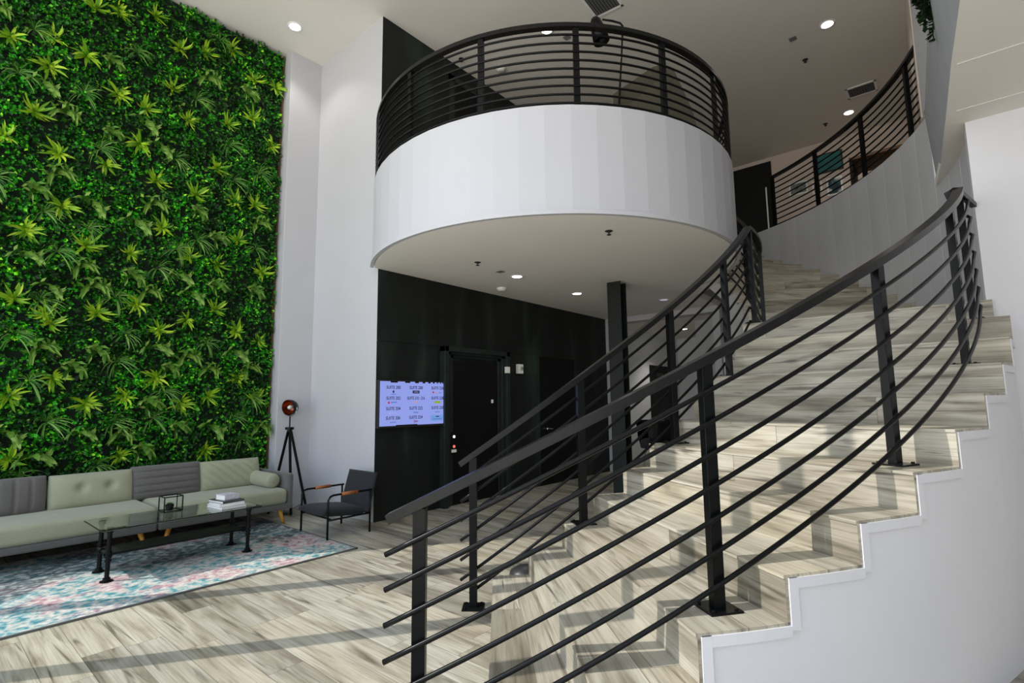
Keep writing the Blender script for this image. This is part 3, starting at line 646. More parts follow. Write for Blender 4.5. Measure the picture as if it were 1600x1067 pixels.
# arc floor lamp on the balcony
fb_ = ZB-.1
fl_ = root('floor_lamp', 'slim black floor lamp with hooded shade standing on the balcony', 'lamp', P(-13.9, 26.9, fb_))
q0 = P(-13.7, 26.0, fb_); q1 = P(-13.85, 27.55, 31.35)
pts = [q0+Vector((0, 0, .0)), q0.lerp(q1, .5), q0.lerp(q1, .96), q1, P(-14.0, 27.5, 31.62), P(-14.35, 27.1, 31.72), P(-14.75, 26.6, 31.72)]
MB().tube(pts, .011, 8).build('pole', 'metal', fl_, smooth=True)
for dx, dy in ((.45, .3), (1.6, .5), (-.3, .9)):
    MB().tube([q0.lerp(q1, .16), q0+Vector((dx*U*1.0, dy*U, 0))], .007, 6).build('leg', 'metal', fl_)
ms = Matrix.Translation(P(-14.95, 26.35, 31.0)) @ Matrix.Rotation(R(14), 4, Vector((.6, -.8, 0)))
MB().lathe([(.001, .14), (.04, .135), (.06, .10), (.075, 0), (.09, -.15), (.086, -.15), (.07, 0), (.055, .09), (.001, .12)], n=24, m=ms).build('shade', 'metal', fl_, smooth=True)
# taupe armchair on the balcony
ac = root('armchair', 'taupe upholstered wing armchair on the balcony behind the railing', 'chair', P(-13.0, 29.4, fb_))
zb_ = fb_
back = [P(-14.4, 26.9, zb_+2.0), P(-11.6, 28.6, zb_+2.0), P(-11.35, 28.9, zb_+5.0), P(-11.75, 28.35, zb_+5.15), P(-12.2, 28.0, zb_+5.0), P(-14.2, 26.6, zb_+3.4)]
nb_ = len(back); off = Vector((-.09, .10, .01))
MB().add(back+[v+off for v in back], [tuple(range(nb_))[::-1], tuple(range(nb_, 2*nb_))]+[(i, (i+1) % nb_, nb_+(i+1) % nb_, nb_+i) for i in range(nb_)]).build('backrest', 'ftaupe', ac, bevel=.005)
wing = [P(-11.6, 28.6, zb_+1.0), P(-10.35, 30.0, zb_+1.0), P(-10.6, 29.9, zb_+2.4), P(-11.3, 29.0, zb_+5.0), P(-11.6, 28.6, zb_+5.0)]
nb_ = len(wing); off = Vector((-.08, .05, 0))
MB().add(wing+[v+off for v in wing], [tuple(range(nb_))[::-1], tuple(range(nb_, 2*nb_))]+[(i, (i+1) % nb_, nb_+(i+1) % nb_, nb_+i) for i in range(nb_)]).build('armrest', 'ftaupe', ac, bevel=.005)
MB().prism([tuple(P(-14.3, 27.2).xy), tuple(P(-11.6, 28.9).xy), tuple(P(-12.9, 31.3).xy), tuple(P(-15.6, 29.6).xy)], (zb_+1.3)*U, (zb_+2.3)*U).build('seat', 'ftaupe', ac, bevel=.03)
for x, y in ((-14.2, 27.4), (-11.8, 28.8), (-12.9, 30.9), (-15.2, 29.5)): MB().cyl(P(x, y, zb_+1.4), P(x, y, zb_), .016).build('leg', 'metal', ac)
# trailing plant hanging over the ledge
pl = root('trailing_plant', 'dark leafy plant trailing over the ledge at the upper right', 'plant', P(.9, 26.0, ZG))
stems = MB(); lv = MB(); rp = random.Random(5)
for i in range(5):
    y = 25.6+.22*i; ln = (.7, 1.3, 1.6, 2.3, 1.0)[i]; x0 = (.3, .38, .5, .72, .6)[i]
    pts = [P(1.2, y, ZG+.1), P(.6, y, ZG+.2)]+[P(x0+.04*sin(j*1.3+i), y+.1*sin(j+i), ZG+.1-ln*j/7) for j in range(1, 8)]
    stems.tube(pts, .004, 5)
    for j in range(60):
        t_ = rp.random()*(len(pts)-1.01); a = int(t_); c = pts[a].lerp(pts[a+1], t_-a)
        d = Vector((rp.uniform(-1, .2), rp.uniform(-1, 1), rp.uniform(-.8, .3))).normalized(); s_ = rp.uniform(.03, .055); w_ = d.cross(Vector((0, 0, 1))).normalized()*s_*.35
        lv.add([c, c+d*s_*.5+w_, c+d*s_, c+d*s_*.5-w_], [(0, 1, 2, 3)])
stems.build('stem', 'leafP', pl); lv.build('foliage', 'leafP', pl)['kind'] = 'stuff'
tag(MB().lathe([(.001, 0), (.08, 0), (.1, .16), (.09, .16), (.07, .02)], P(1.55, 26, ZG), 18).build('plant_pot', 'pot'), 'pot of the trailing plant set back on the high ledge', 'pot')

# ------------------------------------------------------------------ living wall
lw = root('living_wall', 'floor-to-ceiling green living wall of artificial foliage behind the sofas', 'living wall', P(-40.1, 8, 0))
XW = -40.05*U
MB().box((-40.29*U, -4*U, 0), (XW, 18.2*U, ZC*U-.01)).build('backing_panel', 'grout', lw)
MB().box((-40.29*U, 18.2*U, 0), (XW+.05, 18.26*U, ZC*U-.02)).build('panel_edge', 'brownedge', lw)
def leaf_quads(C, D, W, L, Wd, fold):
    # C base points, D direction, W width dir (unit), arrays; returns verts, faces for 2-quad folded leaves
    n = len(C); N = np.cross(D, W); L = L[:, None]; Wd = Wd[:, None]; f = fold[:, None]
    v = np.stack([C, C+D*L*.45+W*Wd+N*f, C+D*L, C+D*L*.45-W*Wd+N*f], 1).reshape(-1, 3)
    fc = (np.arange(n)[:, None]*4+np.array([0, 1, 2, 3])[None]).astype(int)
    return v, fc
def np_mesh(name, v, f, mat, parent):
    me = bpy.data.meshes.new(name); me.vertices.add(len(v)); me.vertices.foreach_set('co', v.astype(np.float32).ravel())
    me.loops.add(f.size); me.loops.foreach_set('vertex_index', f.ravel().astype(np.int32))
    me.polygons.add(len(f)); me.polygons.foreach_set('loop_start', (np.arange(len(f))*f.shape[1]).astype(np.int32)); me.polygons.foreach_set('loop_total', np.full(len(f), f.shape[1], np.int32))
    me.materials.append(M[mat]); me.update(calc_edges=True); me.validate()
    o = bpy.data.objects.new(name, me); COL.objects.link(o); o.parent = parent; o.location = -parent_loc(parent); return o
# small leaves in clumps
y0, y1, z0_, z1_ = -3.9*U, 18.15*U, .3, ZC*U-.03
NC = 22000
cy = rng.uniform(y0, y1, NC); cz = rng.uniform(z0_, z1_, NC)
cx = XW+.006+.07*rng.random(NC)**1.1+.018*(np.sin(cy*9+np.cos(cz*7)*2)*np.sin(cz*8.3)+1)
K = 5
C = np.repeat(np.stack([cx, cy, cz], 1), K, 0)
th = rng.uniform(0, 2*pi, NC*K); out = rng.uniform(.1, .9, NC*K)
D = np.stack([out, np.cos(th)*np.sqrt(1-out**2*.8), np.sin(th)*np.sqrt(1-out**2*.8)-.2], 1); D /= np.linalg.norm(D, axis=1)[:, None]
rv = rng.normal(size=(NC*K, 3)); W = np.cross(D, rv); W /= np.linalg.norm(W, axis=1)[:, None]
# make blades mostly face the room
W2 = np.cross(D, np.tile(np.array([[1., 0, 0]]), (NC*K, 1))); W2 /= np.maximum(np.linalg.norm(W2, axis=1)[:, None], .01); W = W*.5+W2; W /= np.linalg.norm(W, axis=1)[:, None]
Ls = np.repeat(rng.uniform(.022, .05, NC), K)*rng.uniform(.7, 1.2, NC*K)
v, f = leaf_quads(C, D, W, Ls, Ls*rng.uniform(.2, .42, NC*K), Ls*.12)
v[:, 1] = np.minimum(v[:, 1], 18.3*U); v[:, 2] = np.minimum(v[:, 2], ZC*U-.004)
np_mesh('small_leaf_foliage', v, f, 'leafS', lw)['kind'] = 'stuff'
def plant_mesh(kind, seed):
    r = random.Random(seed); m = MB()
    def blade(base, az, el, L, w, droop, seg=4, lob=0):
        # blade leaves the wall (+x), az is the direction in the wall plane, el the lift off the wall
        d = Vector((sin(el), cos(az)*cos(el), sin(az)*cos(el))); side = d.cross(Vector((1, 0, .0))).normalized() if abs(d.x) < .98 else Vector((0, 1, 0))
        pts = []; p = Vector(base)
        for i in range(seg+1):
            t_ = i/seg; pts.append(p.copy()); dd = (d+Vector((0, 0, -droop*t_*1.6))).normalized(); p = p+dd*L/seg
        ws = {0: [.25, .8, 1, .75, 0], 1: [.15, .8, .75, .9, 0]}[lob]
        vs = []
        for i, q in enumerate(pts):
            ww = w*ws[min(int(i*4/seg), 4)]; vs += [q-side*ww+Vector((.12*ww, 0, 0)), q, q+side*ww+Vector((.12*ww, 0, 0))]
        fs = []
        for i in range(seg): fs += [(3*i, 3*i+3, 3*i+4, 3*i+1), (3*i+1, 3*i+4, 3*i+5, 3*i+2)]
        m.add(vs, fs)
        if lob:
            for sg in (-1, 1):
                q = pts[2]; dd = ((pts[3]-pts[1]).normalized()*.6+side*sg*.8).normalized(); L2 = L*.45; sd = dd.cross(Vector((1, 0, 0))).normalized()*w*.45
                m.add([q, q+dd*L2*.45+sd, q+dd*L2+Vector((-.01, 0, -.01)), q+dd*L2*.45-sd], [(0, 1, 2, 3)])
    if kind == 'ros':
        n = 26
        for i in range(n):
            a = 2.4*i+r.uniform(-.45, .45); e = r.uniform(.2, .7) if i < 18 else r.uniform(.8, 1.2)
            blade((.03, 0, 0), a, e, r.uniform(.08, .185)*(1 if i < 18 else .6), r.uniform(.008, .0145), r.uniform(.2, .8))
    elif kind == 'bro':
        for i in range(7):
            a = R(90)+r.uniform(-1.9, 1.9); blade((.03, r.uniform(-.02, .02), .02), a, r.uniform(.5, 1.0), r.uniform(.17, .24), r.uniform(.024, .04), r.uniform(1.1, 2.0), 4, 1)
    else:
        for i in range(26):
            a = R(90)+r.uniform(-2.6, 2.6); blade((.03, 0, 0), a, r.uniform(.3, .9), r.uniform(.15, .27), r.uniform(.0035, .006), r.uniform(.7, 1.6), 4)
    return m
ROS = [(0.42, 5.09), (1.27, 5.88), (1.05, 5.81), (1.62, 6.06), (0.73, 5.27), (1.01, 5.21), (0.72, 4.92), (1.88, 5.78), (2.17, 5.88), (2.48, 6.1), (2.77, 5.81), (3.08, 5.83), (1.83, 5.23), (1.31, 4.89), (1.58, 4.85), (0.65, 4.4), (2.03, 4.89), (2.48, 5.04), (2.77, 5.25), (0.44, 4.06), (1.54, 4.39), (0.85, 4.02), (3.04, 4.95), (1.26, 4.04), (2.38, 4.4), (1.74, 4.02), (2.15, 3.98), (2.6, 4.03), (2.87, 4.06), (0.93, 3.46), (1.82, 3.47), (0.67, 3.13), (2.67, 3.52), (1.15, 3.1), (1.55, 3.09), (2.12, 3.18), (2.45, 3.14), (2.99, 3.16), (0.63, 2.45), (1.62, 2.52), (1.29, 2.39), (2.45, 2.58), (0.86, 2.32), (1.87, 2.26), (2.14, 2.4), (2.7, 2.32), (3.0, 2.23), (0.92, 2.23), (1.86, 1.69), (2.75, 1.71), (0.98, 1.67), (0.68, 1.48), (1.25, 1.4), (2.43, 1.49), (1.58, 1.48), (2.13, 1.39), (2.99, 1.46), (2.43, 0.83), (1.58, 0.84), (0.71, 0.88),
       (.1, 5.6), (.2, 4.6), (.05, 3.7), (.25, 2.9), (.1, 2.0), (.25, 1.3), (-.4, 5.2), (-.3, 4.2), (-.45, 3.1), (-.35, 2.3), (-.4, 1.4)]
BRO = [(1.23, 5.22), (0.69, 4.67), (0.88, 4.46), (1.28, 4.4), (1.75, 4.39), (2.2, 5.5), (2.69, 5.54), (1.58, 4.63), (0.87, 3.78), (0.71, 3.55), (1.16, 3.52), (1.72, 3.7), (2.18, 3.74), (1.56, 3.41), (2.91, 3.78), (2.41, 3.45), (0.69, 2.86), (1.13, 2.84), (1.56, 2.81), (0.88, 2.56), (1.24, 2.64), (2.89, 2.85), (2.17, 2.68), (1.73, 2.66), (2.43, 2.85), (2.02, 2.87), (0.86, 1.95), (1.3, 1.94), (1.84, 2.01), (2.16, 1.94), (1.12, 1.76), (2.7, 2.0), (2.41, 1.81), (1.81, 1.39), (1.24, 1.08), (1.57, 1.07), (2.11, 1.12), (2.47, 1.08), (3.06, 1.08), (1.77, 0.88), (0.89, 0.86), (2.88, 1.83), (1.98, 1.79), (0.67, 1.1), (.3, 5.3), (0, 4.8), (.35, 3.4), (.05, 2.5), (.3, 1.7)]
TUF = [(0.58, 5.27), (1.02, 4.77), (2.32, 6.14), (0.79, 3.37), (1.15, 3.28), (0.92, 2.98), (1.81, 2.97), (1.99, 3.24), (2.57, 4.29), (0.82, 2.44), (1.43, 2.57), (0.66, 2.09), (1.54, 2.17), (0.8, 1.64), (1.49, 1.87), (0.96, 1.23), (1.87, 1.24), (2.72, 1.23), (2.92, 1.48), (2.37, 2.14), (1.95, 1.54), (1.38, 0.76), (0.79, 0.72), (1.45, 5.5), (2.1, 5.2), (1.2, 4.2), (2.5, 4.75), (1.9, 4.35), (2.9, 4.5), (.5, 4.75), (2.2, 3.4), (.4, 3.6), (2.9, 3.45), (1.5, 1.2), (2.85, .95)]
for kind, nm, mat, LST in (('ros', 'rosette_plant', 'leafR', ROS), ('bro', 'broadleaf_plant', 'leafB', BRO), ('tuf', 'grass_tuft', 'leafT', TUF)):
    protos = []
    for s_ in range(3):
        o = plant_mesh(kind, 11+s_).build(nm, mat, lw); protos.append(o)
    rr_ = random.Random(3)
    for i, (y, z) in enumerate(LST):
        o = protos[i] if i < 3 else protos[i % 3].copy()
        if i >= 3: COL.objects.link(o); o.parent = lw
        o.location = Vector((XW+.04, y, z))-lw.location
        s_ = rr_.uniform(.88, 1.15); o.scale = (s_, s_, s_)
        if kind == 'ros': o.rotation_euler = (rr_.uniform(-3, 3), 0, 0)
        else: o.rotation_euler = (rr_.uniform(-.3, .3), 0, 0)

# ------------------------------------------------------------------ rug and sofas
rug = MB().box((-6.5, -1.2, .001), (-4.46, 2.93, .011)).build('area_rug', 'rug', origin=(-5.48, .9, 0))
tag(rug, 'distressed teal, pink and charcoal area rug under the glass table', 'rug')
ed = MB()
for a, b in (((-4.465, -1.2), (-4.45, 2.94)), ((-6.51, -1.2), (-6.495, 2.94)), ((-6.51, 2.925), (-4.45, 2.94)), ((-6.51, -1.21), (-4.45, -1.195))): ed.box((*a, .001), (*b, .013))
ed.build('binding', 'rugedge', rug)
def puff(dims, n=(8, 8), crown=.5, edge=.02, seams=None, buttons=None):
    """cushion: x thickness dims[0], y width dims[1], z height dims[2]; face relief in +x"""
    T, Wd, H = dims; m = MB(); ny, nz = n
    def prof(u, v):
        e = (1-abs(2*u-1)**4)*(1-abs(2*v-1)**4); return max(e, 0)**.5
    vs = []; idx = {}
    for side in (0, 1):
        for i in range(ny+1):
            for j in range(nz+1):
                u, v = i/ny, j/nz; th_ = T*(.28+.72*prof(u, v))*.5
                if side == 0 and seams: th_ -= T*.10*max(0, prof(u, v)-.15)*seams(u, v)
                if side == 0 and buttons:
                    for bu, bv in buttons: th_ -= T*.22*math.exp(-(((u-bu)*Wd)**2+((v-bv)*H)**2)/.0016)
                y = (u-.5)*Wd; z = (v-.5)*H
                kx = 1-.02*abs(2*v-1)**2
                vs.append(((th_ if side == 0 else -th_), y*kx, z)); idx[side, i, j] = len(vs)-1
    fs = []
    for i in range(ny):
        for j in range(nz):
            fs.append((idx[0, i, j], idx[0, i+1, j], idx[0, i+1, j+1], idx[0, i, j+1])); fs.append((idx[1, i, j], idx[1, i, j+1], idx[1, i+1, j+1], idx[1, i+1, j]))
    for i in range(ny):
        fs.append((idx[0, i+1, 0], idx[0, i, 0], idx[1, i, 0], idx[1, i+1, 0])); fs.append((idx[0, i, nz], idx[0, i+1, nz], idx[1, i+1, nz], idx[1, i, nz]))
    for j in range(nz):
        fs.append((idx[0, 0, j], idx[0, 0, j+1], idx[1, 0, j+1], idx[1, 0, j])); fs.append((idx[0, ny, j+1], idx[0, ny, j], idx[1, ny, j], idx[1, ny, j+1]))
    m.add(vs, fs); return m
def sofa(ya, yb, arm, label):
    s_ = root('sofa', label, 'sofa', (-6.42, (ya+yb)/2, 0), 'pair of sofas pushed together')
    fr_ = MB().box((-6.92, ya, .17), (-6.0, yb, .235))
    fr_.build('frame', 'fframe', s_, bevel=.015)
    MB().box((-6.96, ya, .2), (-6.86, yb, .52)).build('back_frame', 'fframe', s_, bevel=.025, seg=3)
    cu = MB().box((-6.86, ya+.008, .235), (-5.985, yb-(.075 if arm else .008), .405)).build('seat_cushion', 'fgreen', s_, bevel=.045, seg=5, smooth=False)
    for p in cu.data.polygons: p.use_smooth = True
    if arm:
        MB().box((-6.94, yb-.07, .19), (-6.0, yb, .575)).build('armrest', 'fframe', s_, bevel=.03, seg=3)
    for x in (-6.1, -6.82):
        for y, dy in ((ya+.12, .05), (yb-.12, -.05)):
            sx = .03 if x > -6.4 else -.03
            MB().cyl((x, y, .18), (x+sx*.6, y-dy, .012 if not (arm and dy < 0) else .0), .026, .014).build('leg', 'oak', s_, smooth=True)
    return s_
sofa(1.73, 3.08, True, 'sage green sofa with a grey right armrest, the one nearer the tripod lamp')
sofa(-.6, 1.715, False, 'long sage green sofa at the left edge behind the glass table')
def cushion(y, w, z, h_, mat, label, seams=None, buttons=None, n=(26, 18), t_=.2):
    m = puff((t_, w, h_), n, seams=seams, buttons=buttons)
    o = m.build('back_cushion', mat, smooth=True); o.location = (-6.70, y, z); o.rotation_euler = (0, R(-13), 0)
    return tag(o, label, 'cushion', 'sofa back cushions')
line = lambda p, n: (lambda x: math.exp(-((x*n-round(x*n))**2)/.012))(p)
cushion(2.63, .68, .55, .345, 'fgreen', 'sage green back cushion with diagonal quilting next to the bolster', seams=lambda u, v: line(u*1.0+v*.55, 6), n=(56, 28))
cushion(1.97, .66, .555, .36, 'fgrey', 'dark grey back cushion with horizontal seams between two sage green ones', seams=lambda u, v: line(v, 5), n=(30, 36))
btn_c = cushion(1.32, .68, .545, .34, 'fgreen', 'sage green back cushion with two sewn buttons', buttons=((.36, .56), (.70, .56)), n=(44, 28))
cushion(.63, .68, .55, .35, 'fgrey', 'dark grey back cushion with vertical seams at the left edge', seams=lambda u, v: line(u, 6), n=(56, 24))
cushion(-.06, .66, .545, .34, 'fgreen', 'sage green back cushion at the far left end of the long sofa')
for bu in (.36, .70):
    b_ = MB().lathe([(.001, .006), (.009, .004), (.012, 0)], m=Matrix.Translation(((.056, (bu-.5)*.68, .02))) @ Matrix.Rotation(R(90), 4, 'Y'), n=12).build('button', 'fgreen'); b_.parent = btn_c
bo = MB().lathe([(.001, -.30), (.055, -.30), (.078, -.285), (.085, -.26), (.085, .26), (.078, .285), (.055, .30), (.001, .30)], n=24, m=Matrix.Translation((-6.44, 2.905, .488)) @ Matrix.Rotation(R(90), 4, 'Y'))
tag(bo.build('bolster_cushion', 'fgreen', smooth=True), 'sage green bolster cushion lying against the grey armrest', 'cushion')

# ------------------------------------------------------------------ pipe-leg glass coffee table
ct = root('coffee_table', 'glass coffee table on black iron pipe legs with a dark lower shelf', 'table', (-5.38, 1.7, .011))
MB().box((-5.67, 1.08, .415), (-5.08, 2.30, .427)).build('glass_top', 'glass', ct, bevel=.002)
LEG = [(-5.19, 1.16), (-5.54, 1.18), (-5.17, 2.22), (-5.54, 2.22)]
for x, y in LEG:
    lg = MB().cyl((x, y, .011), (x, y, .41), .0165, n=14).cyl((x, y, .011), (x, y, .018), .045, n=18)
    lg.cyl((x, y, .018), (x, y, .04), .026, n=14).cyl((x, y, .385), (x, y, .415), .024, n=14)
    for z in (.17, .20, .235): lg.cyl((x, y, z-.009), (x, y, z+.009), .0235, n=14)
    lg.build('leg', 'metal', ct, smooth=False)
for y in (1.17, 2.22):
    MB().cyl((-5.54, y, .2), (-5.19, y, .2), .0165, n=12).cyl((-5.46, y, .2), (-5.42, y, .2), .025, n=12).cyl((-5.3, y, .2), (-5.26, y, .2), .025, n=12).build('cross_pipe', 'metal', ct)
MB().box((-5.50, 1.17, .196), (-5.23, 2.22, .214)).build('shelf', 'blackdoor', ct, bevel=.003)

tr_ = root('terrarium', 'small black-framed glass case with a potted succulent on the coffee table', 'terrarium', (-5.52, 1.66, .427))
x0, x1, ya, yb, za, zb = -5.60, -5.45, 1.60, 1.745, .428, .56
e_ = MB(); r_ = .004
for x in (x0, x1):
    for y in (ya, yb): e_.box((x-r_, y-r_, za), (x+r_, y+r_, zb))
for z in (za+.004, zb):
    for x in (x0, x1): e_.box((x-r_, ya, z-r_), (x+r_, yb, z+r_))
    for y in (ya, yb): e_.box((x0, y-r_, z-r_), (x1, y+r_, z+r_))
e_.build('frame', 'metal', tr_)
g_ = MB().box((x0+.004, ya+.004, za+.006), (x0+.0055, yb-.004, zb-.005)).box((x1-.0055, ya+.004, za+.006), (x1-.004, yb-.004, zb-.005)).box((x0+.006, ya+.003, za+.006), (x1-.006, ya+.0045, zb-.005)).box((x0+.006, yb-.0045, za+.006), (x1-.006, yb-.003, zb-.005))
g_.build('glass_pane', 'glass2', tr_)
tag(MB().lathe([(.001, 0), (.028, 0), (.036, .05), (.032, .05), (.03, .044), (.001, .042)], (-5.53, 1.665, .4325), 18).build('plant_pot', 'pot', smooth=False), 'dark grey pot inside the glass case', 'pot')
su = MB(); rs = random.Random(2)
for i in range(26):
    a = i*2.4; el = .25+.9*i/26; L = .05-.001*i*.9; d = Vector((cos(a)*cos(el), sin(a)*cos(el), sin(el))); w_ = d.cross(Vector((0, 0, 1))).normalized()*.008; c = Vector((-5.53, 1.665, .478))
    su.add([c, c+d*L*.6+w_, c+d*L, c+d*L*.6-w_, c+d*L*.6-Vector((0, 0, .004))], [(0, 1, 2, 3), (0, 4, 1), (0, 3, 4), (1, 4, 2), (4, 3, 2)])
tag(su.build('succulent', 'succ'), 'pale green succulent in the dark pot inside the glass case', 'plant')
def book(x, y, z, w, l, h_, rz, mat, label):
    b = root('book', label, 'book', (x, y, z), 'stacked books'); b.rotation_euler = (0, 0, R(rz))
    def pt(m, name, mt):
        o = m.build(name, mt, bevel=.0008); o.parent = b
    pt(MB().box((-w/2+.004, -l/2+.004, .003), (w/2-.003, l/2-.004, h_-.003)), 'page_block', 'page')
    cv = MB().box((-w/2, -l/2, 0), (w/2, l/2, .003)).box((-w/2, -l/2, h_-.003), (w/2, l/2, h_)).box((w/2-.003, -l/2, 0), (w/2, l/2, h_))
    pt(cv, 'cover', mat)
book(-5.31, 2.07, .4275, .30, .22, .026, 4, 'cover1', 'bottom white book of the stack on the coffee table')
book(-5.31, 2.07, .454, .29, .215, .024, -2, 'cover1', 'second white book from the bottom of the stack')
book(-5.31, 2.065, .4785, .26, .20, .020, 8, 'cover3', 'thin dark-covered book third from the bottom of the stack')
book(-5.31, 2.075, .499, .15, .14, .045, 10, 'cover2', 'small thick lavender book topmost of the stack')

# ------------------------------------------------------------------ armchair by the black wall
ch = root('armchair', 'charcoal armchair with black metal frame and tan-wrapped armrests by the black wall', 'chair', (-5.2, 3.17, 0))
r_ = .011
for x in (-5.52, -4.93):
    y0c, y1c = (2.93, 3.42) if x < -5.2 else (2.90, 3.40)
    top = .445
    pts = [(x, y0c, 0), (x, y0c, .30), (x, y0c, top-.045), (x, y0c+.02, top-.012), (x, y0c+.055, top), (x, y0c+.25, top), (x, y1c+.02, top-.002)]
    MB().tube(pts, r_, 10).build('leg', 'metal', ch, smooth=True)
    MB().tube([(x, y0c+.15, top), (x, y0c+.34, top)], r_+.007, 12).build('armrest_wrap', 'walnut', ch, smooth=True)
    MB().tube([(x, y1c, 0), (x, y1c, top)], r_, 10).build('leg', 'metal', ch, smooth=True)
    MB().tube([(x, y0c, .2), (x, y1c, .2)], r_*.9, 8).build('side_rail', 'metal', ch, smooth=True)
MB().tube([(-5.52, 2.95, .21), (-4.93, 2.93, .21)], r_*.9, 8).build('cross_rail', 'metal', ch)
MB().tube([(-5.52, 3.42, .2), (-4.93, 3.4, .2)], r_*.9, 8).build('cross_rail', 'metal', ch)
seat = puff((.11, .53, .50), (16, 16)); o = seat.build('seat_cushion', 'fchar', ch, smooth=True)
o.location = Vector((-5.225, 3.13, .245))-ch.location; o.rotation_euler = (0, R(-90), 0)
o.rotation_euler = Matrix(((0, 0, 1), (0, 1, 0), (-1, 0, 0))).to_euler() if False else (R(90), R(-84), R(90))
bk = puff((.075, .535, .42), (16, 16)); o = bk.build('backrest', 'fchar', ch, smooth=True)
o.location = Vector((-5.19, 3.425, .415))-ch.location; o.rotation_euler = (0, 0, 0)
o.rotation_euler = (Matrix.Rotation(R(-90), 4, 'Z') @ Matrix.Rotation(R(-15), 4, 'Y')).to_euler()

# ------------------------------------------------------------------ tripod floor lamp
tl = root('floor_lamp', 'tripod floor lamp with copper studio head in the white corner', 'lamp', (-6.66, 3.33, 0))
hub = Vector((-6.66, 3.33, 1.07))
MB().cyl(hub-Vector((0, 0, .02)), hub+Vector((0, 0, .012)), .055, n=16).cyl(hub-Vector((0, 0, .05)), hub, .03, n=12).build('hub', 'metal', tl)
for fx, fy in ((-6.42, 3.27), (-6.73, 3.13), (-6.50, 3.52)):
    f_ = Vector((fx, fy, .004)); top = hub+(f_-hub)*.04; top.z = hub.z
    MB().bar([top, f_], .028, .02).build('leg', 'metal', tl)
MB().cyl(hub, hub+Vector((0, 0, .15)), .009).build('stem', 'metal', tl)
hc = hub+Vector((0, 0, .27))
mh = Matrix.Translation(hc) @ Matrix.Rotation(R(18), 4, 'Z') @ Matrix.Rotation(R(97), 4, 'X')
yk = [hc+Vector((.115*cos(t_)*cos(R(18)), .115*cos(t_)*sin(R(18)), .115*sin(t_))) for t_ in [pi+pi*i/12 for i in range(13)]]
MB().tube(yk, .005, 6).build('yoke', 'chrome', tl)
MB().lathe([(.001, -.09), (.04, -.088), (.075, -.065), (.098, -.02), (.105, .03), (.102, .045)], n=28, m=mh).build('lamp_shade', 'metalrail', tl, smooth=True)
MB().lathe([(.001, -.08), (.04, -.078), (.072, -.055), (.094, -.015), (.1, .044)], n=28, m=mh).build('reflector', 'copper', tl, smooth=True)
MB().lathe([(.001, .045), (.018, .035), (.03, .01), (.022, -.02), (.015, -.05)], n=16, m=mh).build('bulb', 'plastic', tl, smooth=True)
cd = [(-6.48, 3.24, .42), (-6.46, 3.23, .3), (-6.5, 3.25, .22), (-6.46, 3.2, .12), (-6.52, 3.23, .04), (-6.48, 3.28, .012), (-6.56, 3.32, .01), (-6.7, 3.4, .01), (-6.78, 3.6, .05)]
MB().tube(cd, .004, 6).cyl((-6.51, 3.24, .004), (-6.51, 3.24, .03), .035).build('power_cord', 'dark', tl)
# bags slumped beside the lower stair, seen between the bars
bg = MB(); bc = P(-15.6, 19.2, 0)
for i, (dx, dy, w_, d_, hh) in enumerate(((0, 0, .24, .15, .07), (.22, .16, .28, .2, .13))):
    bg.lathe([(.001, hh), (w_*.25, hh*.95), (w_*.5, hh*.5), (w_*.55, 0), (.001, 0)], bc+Vector((dx, dy, 0)), 14)
tag(bg.build('bag', 'dark', smooth=True), 'dark soft bag slumped on the floor beside the bottom steps', 'bag')

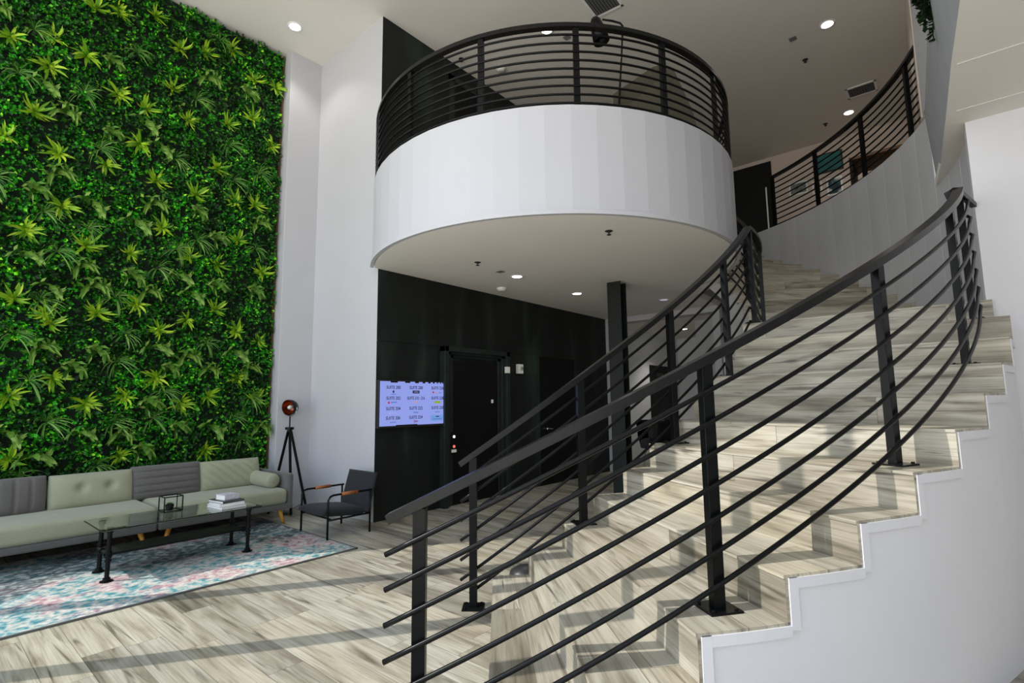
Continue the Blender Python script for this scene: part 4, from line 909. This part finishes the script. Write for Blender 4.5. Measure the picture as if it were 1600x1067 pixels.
# ------------------------------------------------------------------ light
w = bpy.data.worlds.new('World'); S.world = w; w.use_nodes = True
wn = w.node_tree; bgd = wn.nodes['Background']
tcw = wn.nodes.new('ShaderNodeTexCoord'); sp_ = wn.nodes.new('ShaderNodeSeparateXYZ'); rw = wn.nodes.new('ShaderNodeValToRGB')
wn.links.new(tcw.outputs['Generated'], sp_.inputs[0]); wn.links.new(sp_.outputs[2], rw.inputs[0]); wn.links.new(rw.outputs[0], bgd.inputs[0])
e = rw.color_ramp.elements; e[0].position = -.0; e[0].color = (1.15, 1.12, 1.05, 1); e[1].position = .08; e[1].color = (.88, .94, 1.0, 1)
e.new(.6).color = (.62, .78, 1.0, 1)
bgd.inputs[1].default_value = 2.95
sun = bpy.data.lights.new('sun', 'SUN'); sun.energy = 4.2; sun.angle = R(.35); sun.color = (1, .965, .9)
so2 = bpy.data.objects.new('sun', sun); COL.objects.link(so2)
az, el = R(55), R(43); d = Vector((cos(az)*cos(el), sin(az)*cos(el), -sin(el)))
so2.rotation_euler = d.to_track_quat('-Z', 'Y').to_euler(); so2.location = (-8, -6, 10)
pt = bpy.data.lights.new('daylight_portal', 'AREA'); pt.shape = 'RECTANGLE'; pt.size = 62*U; pt.size_y = 36*U; pt.cycles.is_portal = True
po = bpy.data.objects.new('daylight_portal', pt); COL.objects.link(po); po.location = P(-9, -4.6, 18.2); po.rotation_euler = (R(90), 0, 0)

# ------------------------------------------------------------------ camera
cam = bpy.data.cameras.new('camera'); co_ = bpy.data.objects.new('camera', cam); COL.objects.link(co_)
f, yaw, pit, rol, Hh = 804.1374, .702091, .1162483, -.0111320, 7.89994*U
fw = Vector((-sin(yaw)*cos(pit), cos(yaw)*cos(pit), sin(pit))); rt = Vector((cos(yaw), sin(yaw), 0)); up = rt.cross(fw)
r2 = cos(rol)*rt+sin(rol)*up; u2 = -sin(rol)*rt+cos(rol)*up
m = Matrix((r2, u2, -fw)).transposed().to_4x4(); m.translation = Vector((0, 0, Hh)); co_.matrix_world = m
cam.sensor_width = 36; cam.lens = f/1600*36; cam.clip_start = .02; cam.clip_end = 100
S.camera = co_
S.view_settings.view_transform = 'Standard'; S.view_settings.look = 'None'; S.view_settings.gamma = 1; S.view_settings.use_curve_mapping = False
S.view_settings.exposure = -0.13
S.cycles.use_denoising = True; S.cycles.max_bounces = 8; S.cycles.diffuse_bounces = 5; S.cycles.transmission_bounces = 6
S.cycles.caustics_reflective = False; S.cycles.caustics_refractive = False; S.cycles.sample_clamp_indirect = 6
